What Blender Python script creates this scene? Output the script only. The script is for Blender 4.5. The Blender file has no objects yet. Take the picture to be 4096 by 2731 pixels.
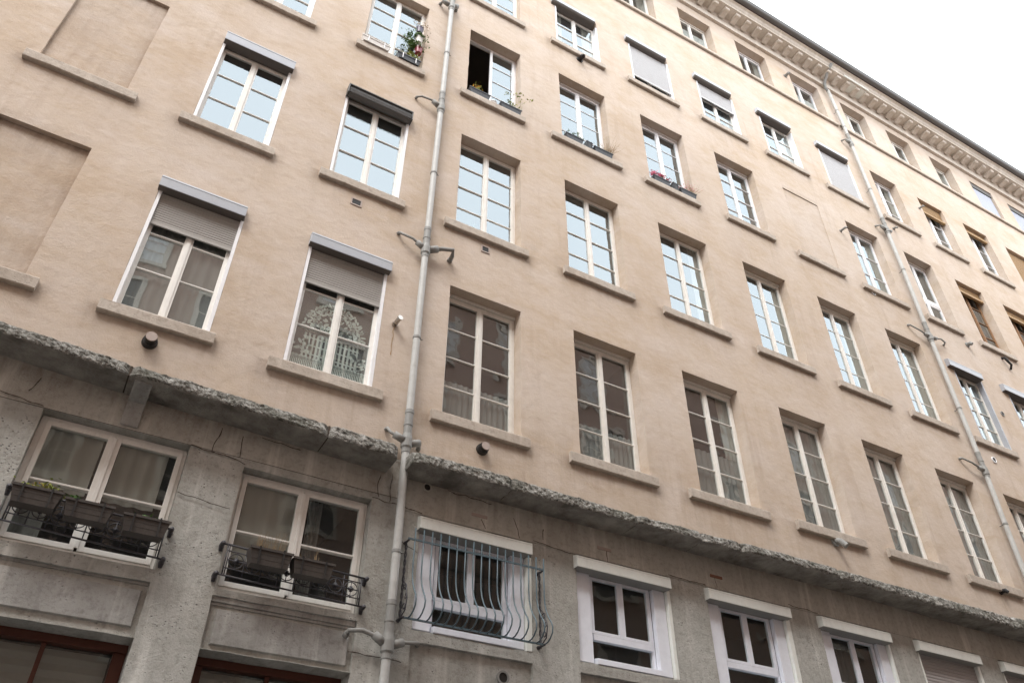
import bpy, math, random
from mathutils import Matrix, Vector, noise
random.seed(7)
R = math.radians
scene = bpy.context.scene
col = scene.collection
EYE = 1.6            # eye height: the facade is described in metres above the eye
def nz(x, y=0, z=0): return noise.noise(Vector((x, y, z)))
def lerp(a, b, t): return a + (b - a) * t
def interp(tab, x):
    if x <= tab[0][0]: return tab[0][1]
    for (a, b), (c, d) in zip(tab, tab[1:]):
        if x <= c: return lerp(b, d, (x - a) / (c - a))
    return tab[-1][1]

# ------------------------------------------------------------------ materials
class N:
    """tiny node helper"""
    def __init__(s, name, rough=0.8, spec=0.3, metal=0.0):
        s.m = bpy.data.materials.new(name); s.m.use_nodes = True
        s.t = s.m.node_tree; s.b = s.t.nodes['Principled BSDF']; s.out = s.t.nodes['Material Output']
        s.b.inputs['Roughness'].default_value = rough
        s.b.inputs['Specular IOR Level'].default_value = spec
        s.b.inputs['Metallic'].default_value = metal
        s.tc = s.t.nodes.new('ShaderNodeTexCoord')
    def n(s, typ, **kw):
        nd = s.t.nodes.new('ShaderNode' + typ)
        for k, v in kw.items(): setattr(nd, k, v)
        return nd
    def l(s, a, b): s.t.links.new(a, b)
    def mapping(s, scale=(1, 1, 1)):
        mp = s.n('Mapping'); mp.inputs['Scale'].default_value = scale
        s.l(s.tc.outputs['Object'], mp.inputs['Vector']); return mp.outputs[0]
    def noise(s, scale=1, detail=4, rough=.55, vec=None, dist=0.0):
        nd = s.n('TexNoise'); nd.inputs['Scale'].default_value = scale
        nd.inputs['Detail'].default_value = detail; nd.inputs['Roughness'].default_value = rough
        nd.inputs['Distortion'].default_value = dist
        s.l(vec or s.tc.outputs['Object'], nd.inputs['Vector']); return nd.outputs['Fac']
    def ramp(s, fac, stops):
        r = s.n('ValToRGB'); e = r.color_ramp.elements
        while len(e) < len(stops): e.new(0.5)
        for el, (p, c) in zip(e, stops):
            el.position = p; el.color = (c, c, c, 1) if isinstance(c, (int, float)) else (*c, 1)
        s.l(fac, r.inputs[0]); return r.outputs[0]
    def mix(s, fac, a, b, mode='MIX'):
        m = s.n('MixRGB', blend_type=mode)
        for inp, v in ((m.inputs[0], fac), (m.inputs[1], a), (m.inputs[2], b)):
            if isinstance(v, (int, float)): inp.default_value = v
            elif isinstance(v, tuple): inp.default_value = (*v, 1)
            else: s.l(v, inp)
        return m.outputs[0]
    def math(s, op, a, b=0.5):
        m = s.n('Math', operation=op)
        for inp, v in ((m.inputs[0], a), (m.inputs[1], b)):
            if isinstance(v, (int, float)): inp.default_value = v
            else: s.l(v, inp)
        return m.outputs[0]
    def color(s, c):
        if isinstance(c, tuple): s.b.inputs['Base Color'].default_value = (*c, 1)
        else: s.l(c, s.b.inputs['Base Color'])
    def bump(s, h, strength=.4, dist=.01):
        b = s.n('Bump'); b.inputs['Strength'].default_value = strength; b.inputs['Distance'].default_value = dist
        s.l(h, b.inputs['Height']); s.l(b.outputs[0], s.b.inputs['Normal'])

def paint(name, c, rough=.45, spec=.35, dirt=.25, dirtc=(.2, .17, .14), bump=.15, metal=0.0, scale=5.0):
    a = N(name, rough, spec, metal)
    n1 = a.noise(scale, 6, .65); n2 = a.noise(scale * 9, 3, .6, a.mapping((1, 1, .18)))
    f = a.math('MULTIPLY', a.ramp(n1, [(.45, 0.0), (.75, 1.0)]), a.ramp(n2, [(.35, .15), (.7, 1.0)]))
    c2 = a.mix(a.math('MULTIPLY', f, dirt), c, dirtc)
    c3 = a.mix(.12, c2, a.ramp(a.noise(scale * 3, 3), [(.3, tuple(v * .7 for v in c)), (.7, tuple(min(1, v * 1.15) for v in c))]))
    a.color(c3); a.bump(a.noise(60, 3), bump, .002)
    return a.m

def plaster():
    a = N('lime_plaster', .92, .15)
    big = a.noise(.32, 4, .6, a.mapping((1, 1, 1.25)), .4)
    mid = a.noise(1.9, 7, .68, a.mapping((.6, 1, 1.15)), .3)
    fine = a.noise(9, 6, .7, a.mapping((.6, 1, 1.5)))
    c = a.mix(a.ramp(big, [(.36, 0.0), (.64, 1.0)]), (.512, .408, .312), (.558, .47, .393))
    c = a.mix(a.math('MULTIPLY', a.ramp(mid, [(.42, 0.0), (.66, 1.0)]), .6), c, (.60, .52, .465))
    c = a.mix(a.math('MULTIPLY', a.ramp(mid, [(.28, 1.0), (.46, 0.0)]), .38), c, (.43, .325, .235))
    c = a.mix(a.math('MULTIPLY', a.ramp(fine, [(.3, 1.0), (.5, 0.0)]), .35), c, (.45, .335, .255))
    c = a.mix(a.math('MULTIPLY', a.ramp(fine, [(.55, 0.0), (.78, 1.0)]), .35), c, (.67, .575, .505))
    # rain streaks
    st = a.noise(1.0, 5, .65, a.mapping((5.5, 1, .35)))
    pat = a.noise(.5, 3, .5)
    f = a.math('MULTIPLY', a.ramp(st, [(.5, 0.0), (.72, 1.0)]), a.ramp(pat, [(.45, 0.0), (.62, 1.0)]))
    c = a.mix(a.math('MULTIPLY', f, .40), c, (.36, .27, .20))
    wide = a.noise(.75, 5, .6, a.mapping((1, 1, .8)), .2)
    c = a.mix(a.math('MULTIPLY', a.ramp(wide, [(.52, 0.0), (.66, 1.0)]), .30), c, (.42, .315, .23))
    # soot carried by the mesh below sills, vents and the ledge, plus shade painted in niches
    at = a.n('Attribute', attribute_name='stain_shade', attribute_type='GEOMETRY')
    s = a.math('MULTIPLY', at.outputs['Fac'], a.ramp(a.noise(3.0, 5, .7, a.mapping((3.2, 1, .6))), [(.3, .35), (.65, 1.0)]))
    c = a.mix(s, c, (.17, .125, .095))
    a.color(c)
    h = a.math('ADD', a.noise(45, 5, .7), a.math('MULTIPLY', a.noise(7, 4), 2.2))
    a.bump(h, .6, .008)
    return a.m

def stone(name, base, light, dark, pits=.5, streak=.4, bump=.7):
    a = N(name, .9, .2)
    c = a.mix(a.ramp(a.noise(1.3, 5, .65), [(.35, 0.0), (.65, 1.0)]), base, light)
    c = a.mix(a.math('MULTIPLY', a.ramp(a.noise(14, 6, .75), [(.35, 1.0), (.52, 0.0)]), .45), c, dark)
    st = a.noise(1.0, 5, .6, a.mapping((4.5, 1, .3)))
    c = a.mix(a.math('MULTIPLY', a.ramp(st, [(.54, 0.0), (.68, 1.0)]), streak), c, tuple(min(1, v * 1.45) for v in light))
    c = a.mix(a.math('MULTIPLY', a.ramp(st, [(.3, 1.0), (.42, 0.0)]), streak * .7), c, dark)
    v = a.n('TexVoronoi'); v.inputs['Scale'].default_value = 26; v.inputs['Randomness'].default_value = 1
    a.l(a.mapping((1, 1, 1.35)), v.inputs['Vector'])
    pit = a.ramp(v.outputs['Distance'], [(.10, 1.0), (.26, 0.0)])
    pit = a.math('MULTIPLY', pit, a.ramp(a.noise(2.6, 4, .7), [(.5, 0.0), (.66, 1.0)]))
    c = a.mix(a.math('MULTIPLY', pit, pits), c, tuple(v2 * .45 for v2 in dark))
    at = a.n('Attribute', attribute_name='stain_shade', attribute_type='GEOMETRY')
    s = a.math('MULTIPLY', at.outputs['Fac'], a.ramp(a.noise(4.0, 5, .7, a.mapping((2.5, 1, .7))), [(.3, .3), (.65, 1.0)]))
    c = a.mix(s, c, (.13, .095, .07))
    a.color(c)
    h = a.math('SUBTRACT', a.math('ADD', a.noise(38, 6, .75), a.noise(7, 4)), a.math('MULTIPLY', pit, 1.5))
    a.bump(h, bump, .012)
    return a.m

def rough_stone():
    a = N('broken_ledge_stone', .95, .15)
    f = a.noise(16, 8, .75, a.mapping((1, 1, 1)), .8)
    c = a.ramp(f, [(.36, (.05, .046, .04)), (.44, (.17, .16, .14)), (.53, (.34, .325, .295)), (.66, (.60, .58, .545))])
    g = a.noise(2.2, 3, .6)
    c = a.mix(a.math('MULTIPLY', a.ramp(g, [(.45, 0.0), (.65, 1.0)]), .55), c, (.10, .10, .075))
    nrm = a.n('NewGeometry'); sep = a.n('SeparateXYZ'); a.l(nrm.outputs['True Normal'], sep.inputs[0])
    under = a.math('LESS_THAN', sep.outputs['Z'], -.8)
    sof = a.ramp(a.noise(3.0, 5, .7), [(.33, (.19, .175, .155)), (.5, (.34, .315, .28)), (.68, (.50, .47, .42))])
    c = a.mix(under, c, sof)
    a.color(c); a.bump(a.noise(40, 7, .75), 1.0, .03)
    return a.m

def glass_mat(name, tint=(.88, .96, 1.0), r0=.26, dust=.03, wav=.012):
    m = bpy.data.materials.new(name); m.use_nodes = True; t = m.node_tree; t.nodes.clear()
    out = t.nodes.new('ShaderNodeOutputMaterial')
    tr = t.nodes.new('ShaderNodeBsdfTransparent'); tr.inputs[0].default_value = (.86, .90, .88, 1)
    gl = t.nodes.new('ShaderNodeBsdfGlossy'); gl.inputs['Color'].default_value = (*tint, 1); gl.inputs['Roughness'].default_value = .0
    # Schlick reflectance of the (double) pane, the same from either side
    ge = t.nodes.new('ShaderNodeNewGeometry'); dt = t.nodes.new('ShaderNodeVectorMath'); dt.operation = 'DOT_PRODUCT'
    t.links.new(ge.outputs['Incoming'], dt.inputs[0]); t.links.new(ge.outputs['True Normal'], dt.inputs[1])
    def mth(op, a, b):
        q = t.nodes.new('ShaderNodeMath'); q.operation = op; q.use_clamp = op == 'MULTIPLY_ADD'
        for i, v in enumerate((a,) + (b if isinstance(b, tuple) else (b,))):
            if isinstance(v, (int, float)): q.inputs[i].default_value = v
            else: t.links.new(v, q.inputs[i])
        return q.outputs[0]
    cs = mth('ABSOLUTE', dt.outputs['Value'], 0.0); p5 = mth('POWER', mth('SUBTRACT', 1.0, cs), 5.0); fr_out = mth('MULTIPLY_ADD', p5, (1 - r0, r0))
    tc = t.nodes.new('ShaderNodeTexCoord'); ns = t.nodes.new('ShaderNodeTexNoise'); ns.inputs['Scale'].default_value = 2.6
    ns.inputs['Detail'].default_value = 1.0
    t.links.new(tc.outputs['Object'], ns.inputs['Vector'])
    bp = t.nodes.new('ShaderNodeBump'); bp.inputs['Strength'].default_value = wav; bp.inputs['Distance'].default_value = .08
    t.links.new(ns.outputs['Fac'], bp.inputs['Height'])
    t.links.new(bp.outputs[0], gl.inputs['Normal'])
    mx = t.nodes.new('ShaderNodeMixShader'); t.links.new(fr_out, mx.inputs[0])
    t.links.new(tr.outputs[0], mx.inputs[1]); t.links.new(gl.outputs[0], mx.inputs[2])
    df = t.nodes.new('ShaderNodeBsdfDiffuse'); df.inputs[0].default_value = (.5, .5, .5, 1)
    m2 = t.nodes.new('ShaderNodeMixShader'); m2.inputs[0].default_value = dust
    t.links.new(mx.outputs[0], m2.inputs[1]); t.links.new(df.outputs[0], m2.inputs[2])
    t.links.new(m2.outputs[0], out.inputs[0])
    return m

def cloth(name, c, alpha=.8):
    m = bpy.data.materials.new(name); m.use_nodes = True; t = m.node_tree; t.nodes.clear()
    out = t.nodes.new('ShaderNodeOutputMaterial')
    tr = t.nodes.new('ShaderNodeBsdfTransparent'); d = t.nodes.new('ShaderNodeBsdfDiffuse'); d.inputs[0].default_value = (*c, 1)
    tl = t.nodes.new('ShaderNodeBsdfTranslucent'); tl.inputs[0].default_value = (*c, 1)
    a = t.nodes.new('ShaderNodeMixShader'); a.inputs[0].default_value = .25
    t.links.new(d.outputs[0], a.inputs[1]); t.links.new(tl.outputs[0], a.inputs[2])
    b = t.nodes.new('ShaderNodeMixShader'); b.inputs[0].default_value = alpha
    t.links.new(tr.outputs[0], b.inputs[1]); t.links.new(a.outputs[0], b.inputs[2]); t.links.new(b.outputs[0], out.inputs[0])
    return m

def leafmat(name, c, c2):
    a = N(name, .6, .3); a.color(a.mix(a.ramp(a.noise(25, 3), [(.35, 0.0), (.65, 1.0)]), c, c2)); return a.m

M = {}
M['plaster'] = plaster()
M['stone'] = stone('grey_limestone', (.40, .39, .355), (.53, .52, .485), (.21, .195, .165), .95, .55, 1.0)
M['band_stone'] = stone('lintel_limestone', (.42, .395, .35), (.55, .53, .48), (.26, .23, .195), .35, .6, .7)
M['panel_stone'] = stone('panel_limestone', (.32, .31, .29), (.43, .42, .40), (.18, .165, .15), .2, .6, .7)
M['sill_stone'] = stone('sill_stone', (.43, .365, .305), (.50, .44, .38), (.24, .195, .16), .25, .3, .5)
M['ledge'] = rough_stone()
M['cornice'] = stone('cornice_plaster', (.58, .52, .45), (.68, .62, .55), (.42, .36, .30), .05, .25, .3)
M['cream'] = paint('cream_window_paint', (.80, .775, .73), .5, .3, .35, (.30, .24, .19))
M['beige'] = paint('beige_window_paint', (.74, .71, .66), .5, .3, .35, (.26, .21, .17))
M['white'] = paint('white_window_paint', (.82, .81, .82), .4, .4, .2)
M['lilac'] = paint('white_plastic_board', (.82, .84, .91), .45, .35, .18)
M['ivory'] = paint('ivory_plastic', (.80, .81, .76), .45, .35, .25)
M['metal'] = paint('grey_lacquered_aluminium', (.38, .39, .42), .35, .5, .25, (.18, .15, .13))
M['boxshade'] = paint('shaded_grey_underside', (.30, .29, .27), .6, .3, .3)  # underside shade put into the colour, along with its own greyer tone
M['metalsky'] = paint('sky_sheen_aluminium', (.50, .53, .57), .35, .5, .25)  # the box metal again, with its sky reflection put into the colour
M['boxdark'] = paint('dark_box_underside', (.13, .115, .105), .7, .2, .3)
M['darkmetal'] = paint('dark_weathered_metal', (.12, .115, .11), .5, .4, .3)
M['slat'] = paint('beige_roller_slats', (.37, .35, .325), .55, .3, .2)
M['slatpale'] = paint('pale_roller_slats', (.52, .515, .52), .5, .3, .12)
M['slatblue'] = paint('bluish_roller_slats', (.46, .49, .57), .5, .3, .1)
M['slatpink'] = paint('pinkish_roller_slats', (.40, .37, .36), .5, .3, .15)
M['ochre'] = paint('ochre_wood_blind', (.36, .225, .105), .6, .3, .3, (.25, .12, .04))
M['brownwood'] = paint('brown_window_wood', (.27, .145, .07), .6, .3, .3, (.1, .05, .02))
M['redwood'] = paint('red_brown_shop_wood', (.095, .028, .016), .45, .4, .3, (.03, .01, .006))
M['pipe'] = paint('pale_grey_pipe', (.47, .465, .445), .5, .3, .7, (.24, .21, .18))
M['pipedark'] = paint('grey_pipe_fitting', (.27, .265, .25), .55, .3, .4, (.12, .1, .09))
M['steel'] = N('stainless_steel', .25, .5, 1.0).m; M['steel'].node_tree.nodes['Principled BSDF'].inputs['Base Color'].default_value = (.45, .42, .38, 1)
M['black'] = paint('black_plastic', (.02, .018, .017), .5, .3, .2)
M['buff'] = paint('buff_vent_cap', (.42, .34, .30), .6, .3, .3)
M['iron'] = paint('black_wrought_iron', (.045, .042, .048), .45, .45, .3, (.12, .08, .06))
M['blueiron'] = paint('blue_grey_ironwork', (.085, .125, .145), .4, .5, .25, (.05, .05, .05))
M['glass'] = glass_mat('window_glass')
M['oldglass'] = glass_mat('old_window_glass', (.90, .92, .94), .17, .03, .05)
M['lowglass'] = glass_mat('lower_window_glass', (.8, .85, .85), .07, .02, .04)
M['sheer'] = cloth('sheer_curtain', (.50, .475, .44), .90)
M['greysheer'] = cloth('grey_sheer_curtain', (.33, .325, .315), .88)
M['lace'] = cloth('white_lace', (.74, .78, .73), .96)
M['net'] = cloth('fine_net', (.55, .53, .50), .30)
M['whitecloth'] = cloth('white_cloth', (.85, .85, .85), .97)
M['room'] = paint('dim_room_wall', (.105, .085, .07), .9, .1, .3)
M['crack'] = paint('dark_crack', (.10, .082, .068), 1, 0, 0)  # dark tone of cracks and joint mortar
M['brick'] = paint('red_brick', (.26, .14, .10), .9, .1, .4)
M['planter'] = paint('brown_plastic_planter', (.06, .05, .044), .55, .3, .3)
M['whiteplanter'] = paint('white_plastic_planter', (.70, .66, .62), .45, .4, .2)
M['greyplanter'] = paint('charcoal_planter', (.05, .052, .06), .5, .4, .2)
M['violetpot'] = paint('violet_pot', (.04, .02, .06), .4, .5, .2)
M['redpot'] = paint('red_pot', (.26, .02, .035), .35, .5, .1)
M['leaf'] = leafmat('green_leaves', (.05, .11, .025), (.12, .20, .05))
M['yleaf'] = leafmat('yellow_green_leaves', (.14, .20, .04), (.34, .32, .07))
M['dleaf'] = leafmat('dark_leaves', (.02, .035, .015), (.05, .07, .03))
M['dry'] = leafmat('dry_stems', (.25, .16, .08), (.42, .30, .17))
M['pink'] = leafmat('pink_petals', (.62, .10, .20), (.75, .25, .35))
M['red'] = leafmat('red_petals', (.35, .02, .04), (.5, .03, .05))
M['orange'] = leafmat('orange_petals', (.75, .25, .03), (.8, .45, .05))
M['bottle'] = paint('dark_green_bottle', (.02, .06, .055), .2, .6, 0)
M['redfacade'] = paint('red_ochre_facade', (.46, .33, .27), .9, .15, .5, (.27, .18, .14), .4, 0, .8)
M['tiles'] = paint('clay_roof_tiles', (.25, .12, .08), .8, .2, .5)
M['asphalt'] = paint('asphalt', (.05, .05, .05), .9, .2, .2)
M['paving'] = paint('stone_paving', (.34, .33, .32), .9, .2, .4)

# ------------------------------------------------------------------ mesh builder
class MB:
    def __init__(s): s.v = []; s.f = []; s.mi = []; s.cur = 0
    def quad(s, *p):
        i = len(s.v); s.v += [tuple(q) for q in p]; s.f.append(tuple(range(i, i + len(p)))); s.mi.append(s.cur)
    def box(s, x0, x1, y0, y1, z0, z1):
        i = len(s.v)
        s.v += [(x0, y0, z0), (x1, y0, z0), (x1, y1, z0), (x0, y1, z0), (x0, y0, z1), (x1, y0, z1), (x1, y1, z1), (x0, y1, z1)]
        for f in ((0, 3, 2, 1), (4, 5, 6, 7), (0, 1, 5, 4), (1, 2, 6, 5), (2, 3, 7, 6), (3, 0, 4, 7)):
            s.f.append(tuple(i + k for k in f)); s.mi.append(s.cur)
        return s
    def prism(s, prof, x0, x1):
        """profile in (y, z), extruded along x"""
        n = len(prof); i = len(s.v)
        for x in (x0, x1): s.v += [(x, p[0], p[1]) for p in prof]
        for k in range(n):
            q = (k + 1) % n; s.f.append((i + k, i + q, i + n + q, i + n + k)); s.mi.append(s.cur)
        s.f.append(tuple(i + k for k in reversed(range(n)))); s.f.append(tuple(i + n + k for k in range(n))); s.mi += [s.cur] * 2
        return s
    def tube(s, pts, r, n=8, caps=True):
        pts = [Vector(p) for p in pts]; rs = r if isinstance(r, (list, tuple)) else [r] * len(pts)
        i0 = len(s.v); up = None
        for k, p in enumerate(pts):
            d = (pts[min(k + 1, len(pts) - 1)] - pts[max(k - 1, 0)]).normalized()
            if up is None: up = Vector((0, 0, 1)) if abs(d.z) < .9 else Vector((1, 0, 0))
            a = d.cross(up).normalized(); b = d.cross(a).normalized(); up = a.cross(d).normalized()
            for j in range(n):
                t = 2 * math.pi * j / n; q = p + (a * math.cos(t) + b * math.sin(t)) * rs[k]; s.v.append(tuple(q))
        for k in range(len(pts) - 1):
            for j in range(n):
                q = (j + 1) % n; a = i0 + k * n
                s.f.append((a + j, a + q, a + n + q, a + n + j)); s.mi.append(s.cur)
        if caps:
            s.f.append(tuple(i0 + j for j in reversed(range(n)))); e = i0 + (len(pts) - 1) * n
            s.f.append(tuple(e + j for j in range(n))); s.mi += [s.cur] * 2
        return s
    def build(s, name, mat, parent=None, loc=(0, 0, 0), smooth=False, bevel=0):
        me = bpy.data.meshes.new(name); me.from_pydata(s.v, [], s.f)
        for m in (mat if isinstance(mat, (list, tuple)) else [mat]): me.materials.append(m)
        for p, mi in zip(me.polygons, s.mi): p.material_index = mi; p.use_smooth = smooth
        me.update()
        o = bpy.data.objects.new(name, me); col.objects.link(o); o.location = loc
        if parent: o.parent = parent
        if bevel:
            b = o.modifiers.new('bevel', 'BEVEL'); b.width = bevel; b.segments = 2; b.limit_method = 'ANGLE'
        return o
def tag(o, label=None, cat=None, group=None, kind=None):
    for k, v in (('label', label), ('category', cat), ('group', group), ('kind', kind)):
        if v: o[k] = v
    return o
def empty(name, loc):
    o = bpy.data.objects.new(name, None); o.empty_display_size = .2; o.location = loc; col.objects.link(o); return o

# ------------------------------------------------------------------ the long apartment building
bld = empty('apartment_building', (0, 0, EYE))
tag(bld, 'long apartment building with tan plaster storeys above a grey stone ground storey', 'building')

# windows: floor, x0, x1, z sill top, z lintel, reveal depth of the frame face
S = .16   # sill thickness
WIN = []
def add(fl, c, x0, x1, z0, z1, dep=.20, **k):
    WIN.append(dict(fl=fl, c=c, x0=x0, x1=x1, z0=z0, z1=z1, dep=dep, **k))
F1s = {'C': 5.605, 'D': 5.615, 'E': 5.622, 'F': 5.648, 'G': 5.640, 'H': 5.610, 'I': 5.60, 'J': 5.60}
F1 = {'C': (3.452, 4.648, 8.037), 'D': (5.609, 6.823, 8.069), 'E': (7.78, 9.008, 8.081), 'F': (9.972, 11.132, 8.078),
      'G': (12.071, 13.22, 8.056), 'H': (14.142, 15.321, 8.032), 'I': (16.267, 17.46, 8.02), 'J': (18.40, 19.58, 8.02)}
for c, (a, b, z) in F1.items():
    add(1, c, a, b, F1s[c] + S, z, .20, rows=4, paint='beige' if c in 'CD' else 'cream', glass='oldglass', curtain={'C': 'low', 'D': 'low'}.get(c, 'full'), head=1)
F2 = {'C': (3.457, 4.657, 11.67, 9.215), 'D': (5.599, 6.817, 11.708, 9.229), 'E': (7.779, 9.001, 11.722, 9.243), 'F': (9.969, 11.166, 11.725, 9.227),
      'G': (12.109, 13.281, 11.705, 9.202), 'H': (14.229, 15.418, 11.673, 9.19)}
for c, (a, b, z, s) in F2.items():
    add(2, c, a, b, s + S, z, .20, rows=4, paint='cream', bar='thin' if c in 'FGH' else 'mid', curtain='none' if c in 'CD' else 'side', head=1 if c in 'FGH' else 0)
add(2, 'I', 16.40, 17.44, 9.195 + S, 11.50, .12, rows=4, paint='beige', box=(16.18, 17.39, 11.31, 11.49), rail=1, curtain='side')
add(2, 'J', 18.43, 19.56, 9.195 + S, 11.50, .12, rows=4, paint='beige', box=(18.21, 19.42, 11.31, 11.49), rail=1, curtain='side')
F3 = {'C': (3.499, 4.665, 15.137, 12.79), 'D': (5.607, 6.796, 15.212, 12.82), 'E': (7.764, 8.965, 15.255, 12.828), 'F': (9.925, 11.123, 15.298, 12.90),
      'H': (14.24, 15.434, 15.263, 12.778), 'I': (16.43, 17.535, 15.243, 12.775), 'J': (18.478, 19.617, 15.19, 12.745), 'K': (20.539, 21.70, 15.168, 12.74)}
for c, (a, b, z, s) in F3.items():
    if c in 'JK': add(3, c, a, b, s + S, z, .20, rows=4, paint='brownwood', blind=(.14,), curtain='none')
    elif c == 'I': add(3, c, a, b, s + S, z, .22, rows=1, paint='white', transom=.40, curtain='none', head=1)
    elif c == 'C': add(3, c, a, b, s + S, z, .20, rows=4, paint='white', bar='thin', openleaf=1, curtain='none')
    elif c == 'H': add(3, c, a, b, s + S, z, .20, rows=3, paint='white', curtain='side', head=1)
    else: add(3, c, a, b, s + S, z, .20, rows=4, paint='white', bar='thin' if c in 'DE' else 'mid', curtain='none', head=1)
F4 = {'D': (5.60, 6.80, 18.24, 16.28), 'E': (7.74, 8.97, 18.40, 16.39), 'F': (9.90, 11.12, 18.42, 16.44), 'G': (12.05, 13.25, 18.41, 16.42), 'H': (14.25, 15.46, 18.43, 16.40)}
SH = {'D': 0, 'E': .80, 'F': .38, 'G': 0, 'H': 1.0}
for c, (a, b, z, s) in F4.items():
    add(4, c, a, b, s + S, z, .12, rows=3, paint='cream', box=(a - .10, b - .10, z - .21, z - .03), rail=1, shut=SH[c], rnd=1, slat='slatpale', curtain='side')
add(4, 'I', 16.462, 17.561, 16.412 + S, 18.615, .22, rows=3, paint='white', curtain='side', head=1)
add(4, 'J', 18.522, 19.653, 16.353 + S, 18.592, .20, rows=3, paint='white', blind=(.25,), curtain='none')
add(4, 'K', 20.628, 21.781, 16.33 + S, 18.598, .20, rows=3, paint='white', blind=(.12,), curtain='none')
add(4, 'L', 22.72, 23.90, 16.33 + S, 18.60, .20, rows=3, paint='white', blind=(.97,), curtain='none')
add(4, 'C', 3.50, 4.66, 16.24 + S, 18.5, .14, rows=4, paint='cream', bar='thin', curtain='none')
F5 = {'E': (7.75, 8.93, 21.78), 'F': (9.851, 11.058, 21.813), 'G': (12.016, 13.226, 21.885), 'H': (14.197, 15.451, 21.965), 'I': (16.422, 17.561, 21.96),
      'J': (18.512, 19.635, 21.93), 'K': (20.63, 21.714, 21.89), 'L': (22.69, 23.895, 21.856), 'M': (24.784, 25.95, 21.847), 'N': (26.85, 28.0, 21.85)}
for c, (a, b, z) in F5.items():
    if c in 'LMN': add(5, c, a, b, 20.30, z, .16, rows=1, paint='cream', shut=.95 if c == 'M' else 1.0, slat='slatblue', inbox=1, curtain='none')
    else: add(5, c, a, b, 20.30 if c in 'FGE' else 20.33, z, .24, rows=2 if c in 'IJK' else 1, paint='white' if c in 'GH' else 'cream', curtain='cafe' if c in 'FHIJ' else 'side', head=1)
# left part
add(1, 'A', -.625, .452, 5.72 + S, 7.92, .09, rows=3, paint='cream', box=(-.645, .44, 7.79, 7.975), rail=1, shut=.27, slat='slat', curtain='full', wide=1)
add(1, 'B', 1.335, 2.48, 5.65 + S, 7.90, .09, rows=3, paint='cream', box=(1.32, 2.50, 7.785, 7.965), rail=1, shut=.29, slat='slat', curtain='lace', wide=1)
add(2, 'A', -.605, .470, 9.16 + S, 11.35, .09, rows=3, paint='cream', box=(-.60, .48, 11.21, 11.42), rail=1, curtain='none', wide=1)
add(2, 'B', 1.37, 2.49, 9.183 + S, 11.45, .09, rows=3, paint='cream', roll=(1.36, 2.50), rail=1, curtain='none', wide=1)
add(3, 'A', -.60, .495, 12.66 + S, 15.05, .10, rows=4, paint='cream', rail=1, curtain='none', wide=1)
add(3, 'B', 1.445, 2.58, 12.745 + S, 15.09, .16, rows=4, paint='cream', curtain='none', wide=1)
NICHE = [(-2.55, -1.50, 5.883, 8.067, .075), (-2.535, -1.465, 9.30, 11.49, .05), (12.10, 13.29, 12.99, 15.29, .022), (-2.5, -1.45, 12.8, 15.0, .03)]
SILLS = [(w['x0'] - (.14 if w['fl'] != 1 or w['c'] not in 'AB' else .12), w['x1'] + .11, w['z0']) for w in WIN if w['fl'] != 5]
SILLMAP = {(1, 'C'): (3.287, 4.754), (1, 'D'): (5.412, 6.923), (1, 'E'): (7.519, 9.099), (1, 'F'): (9.704, 11.129 + .12), (1, 'G'): (11.80, 13.30), (1, 'H'): (13.87, 15.38),
           (1, 'A'): (-.735, .52), (1, 'B'): (1.165, 2.615), (2, 'A'): (-.75, .56), (2, 'B'): (1.237, 2.58), (3, 'B'): (1.33, 2.63), (3, 'A'): (-.75, .61),
           (2, 'C'): (3.26, 4.773), (2, 'D'): (5.464, 6.918), (2, 'E'): (7.56, 9.10), (2, 'F'): (9.77, 11.24), (2, 'G'): (11.88, 13.37), (2, 'H'): (13.97, 15.45), (2, 'I'): (16.02, 17.476), (2, 'J'): (18.1, 19.7),
           (3, 'C'): (3.36, 4.735), (3, 'D'): (5.34, 7.01), (3, 'E'): (7.60, 9.04), (3, 'F'): (9.815, 11.2), (3, 'H'): (13.95, 15.54), (3, 'I'): (16.21, 17.55), (3, 'J'): (18.22, 19.65),
           (4, 'D'): (5.434, 6.88), (4, 'E'): (7.549, 9.05), (4, 'F'): (9.743, 11.235), (4, 'G'): (11.861, 13.35), (4, 'H'): (14.01, 15.56), (4, 'I'): (16.21, 17.65), (4, 'J'): (18.255, 19.70), (4, 'K'): (20.34, 21.80), (4, 'C'): (3.4, 4.76)}
NSILL = [(-2.67, -1.31, 9.30), (-2.7, -1.35, 5.883), (11.905, 13.36, 12.99), (-2.6, -1.3, 12.8)]
allsills = [(*SILLMAP.get((w['fl'], w['c']), (w['x0'] - .12, w['x1'] + .11)), w['z0']) for w in WIN if w['fl'] != 5] + NSILL
VENTSPOTS = [(-.114, 5.52), (4.035, 5.397), (10.551, 5.6), (2.678, 6.965), (6.215, 16.178), (14.762, 5.629), (16.443, 16.1)]

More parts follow.
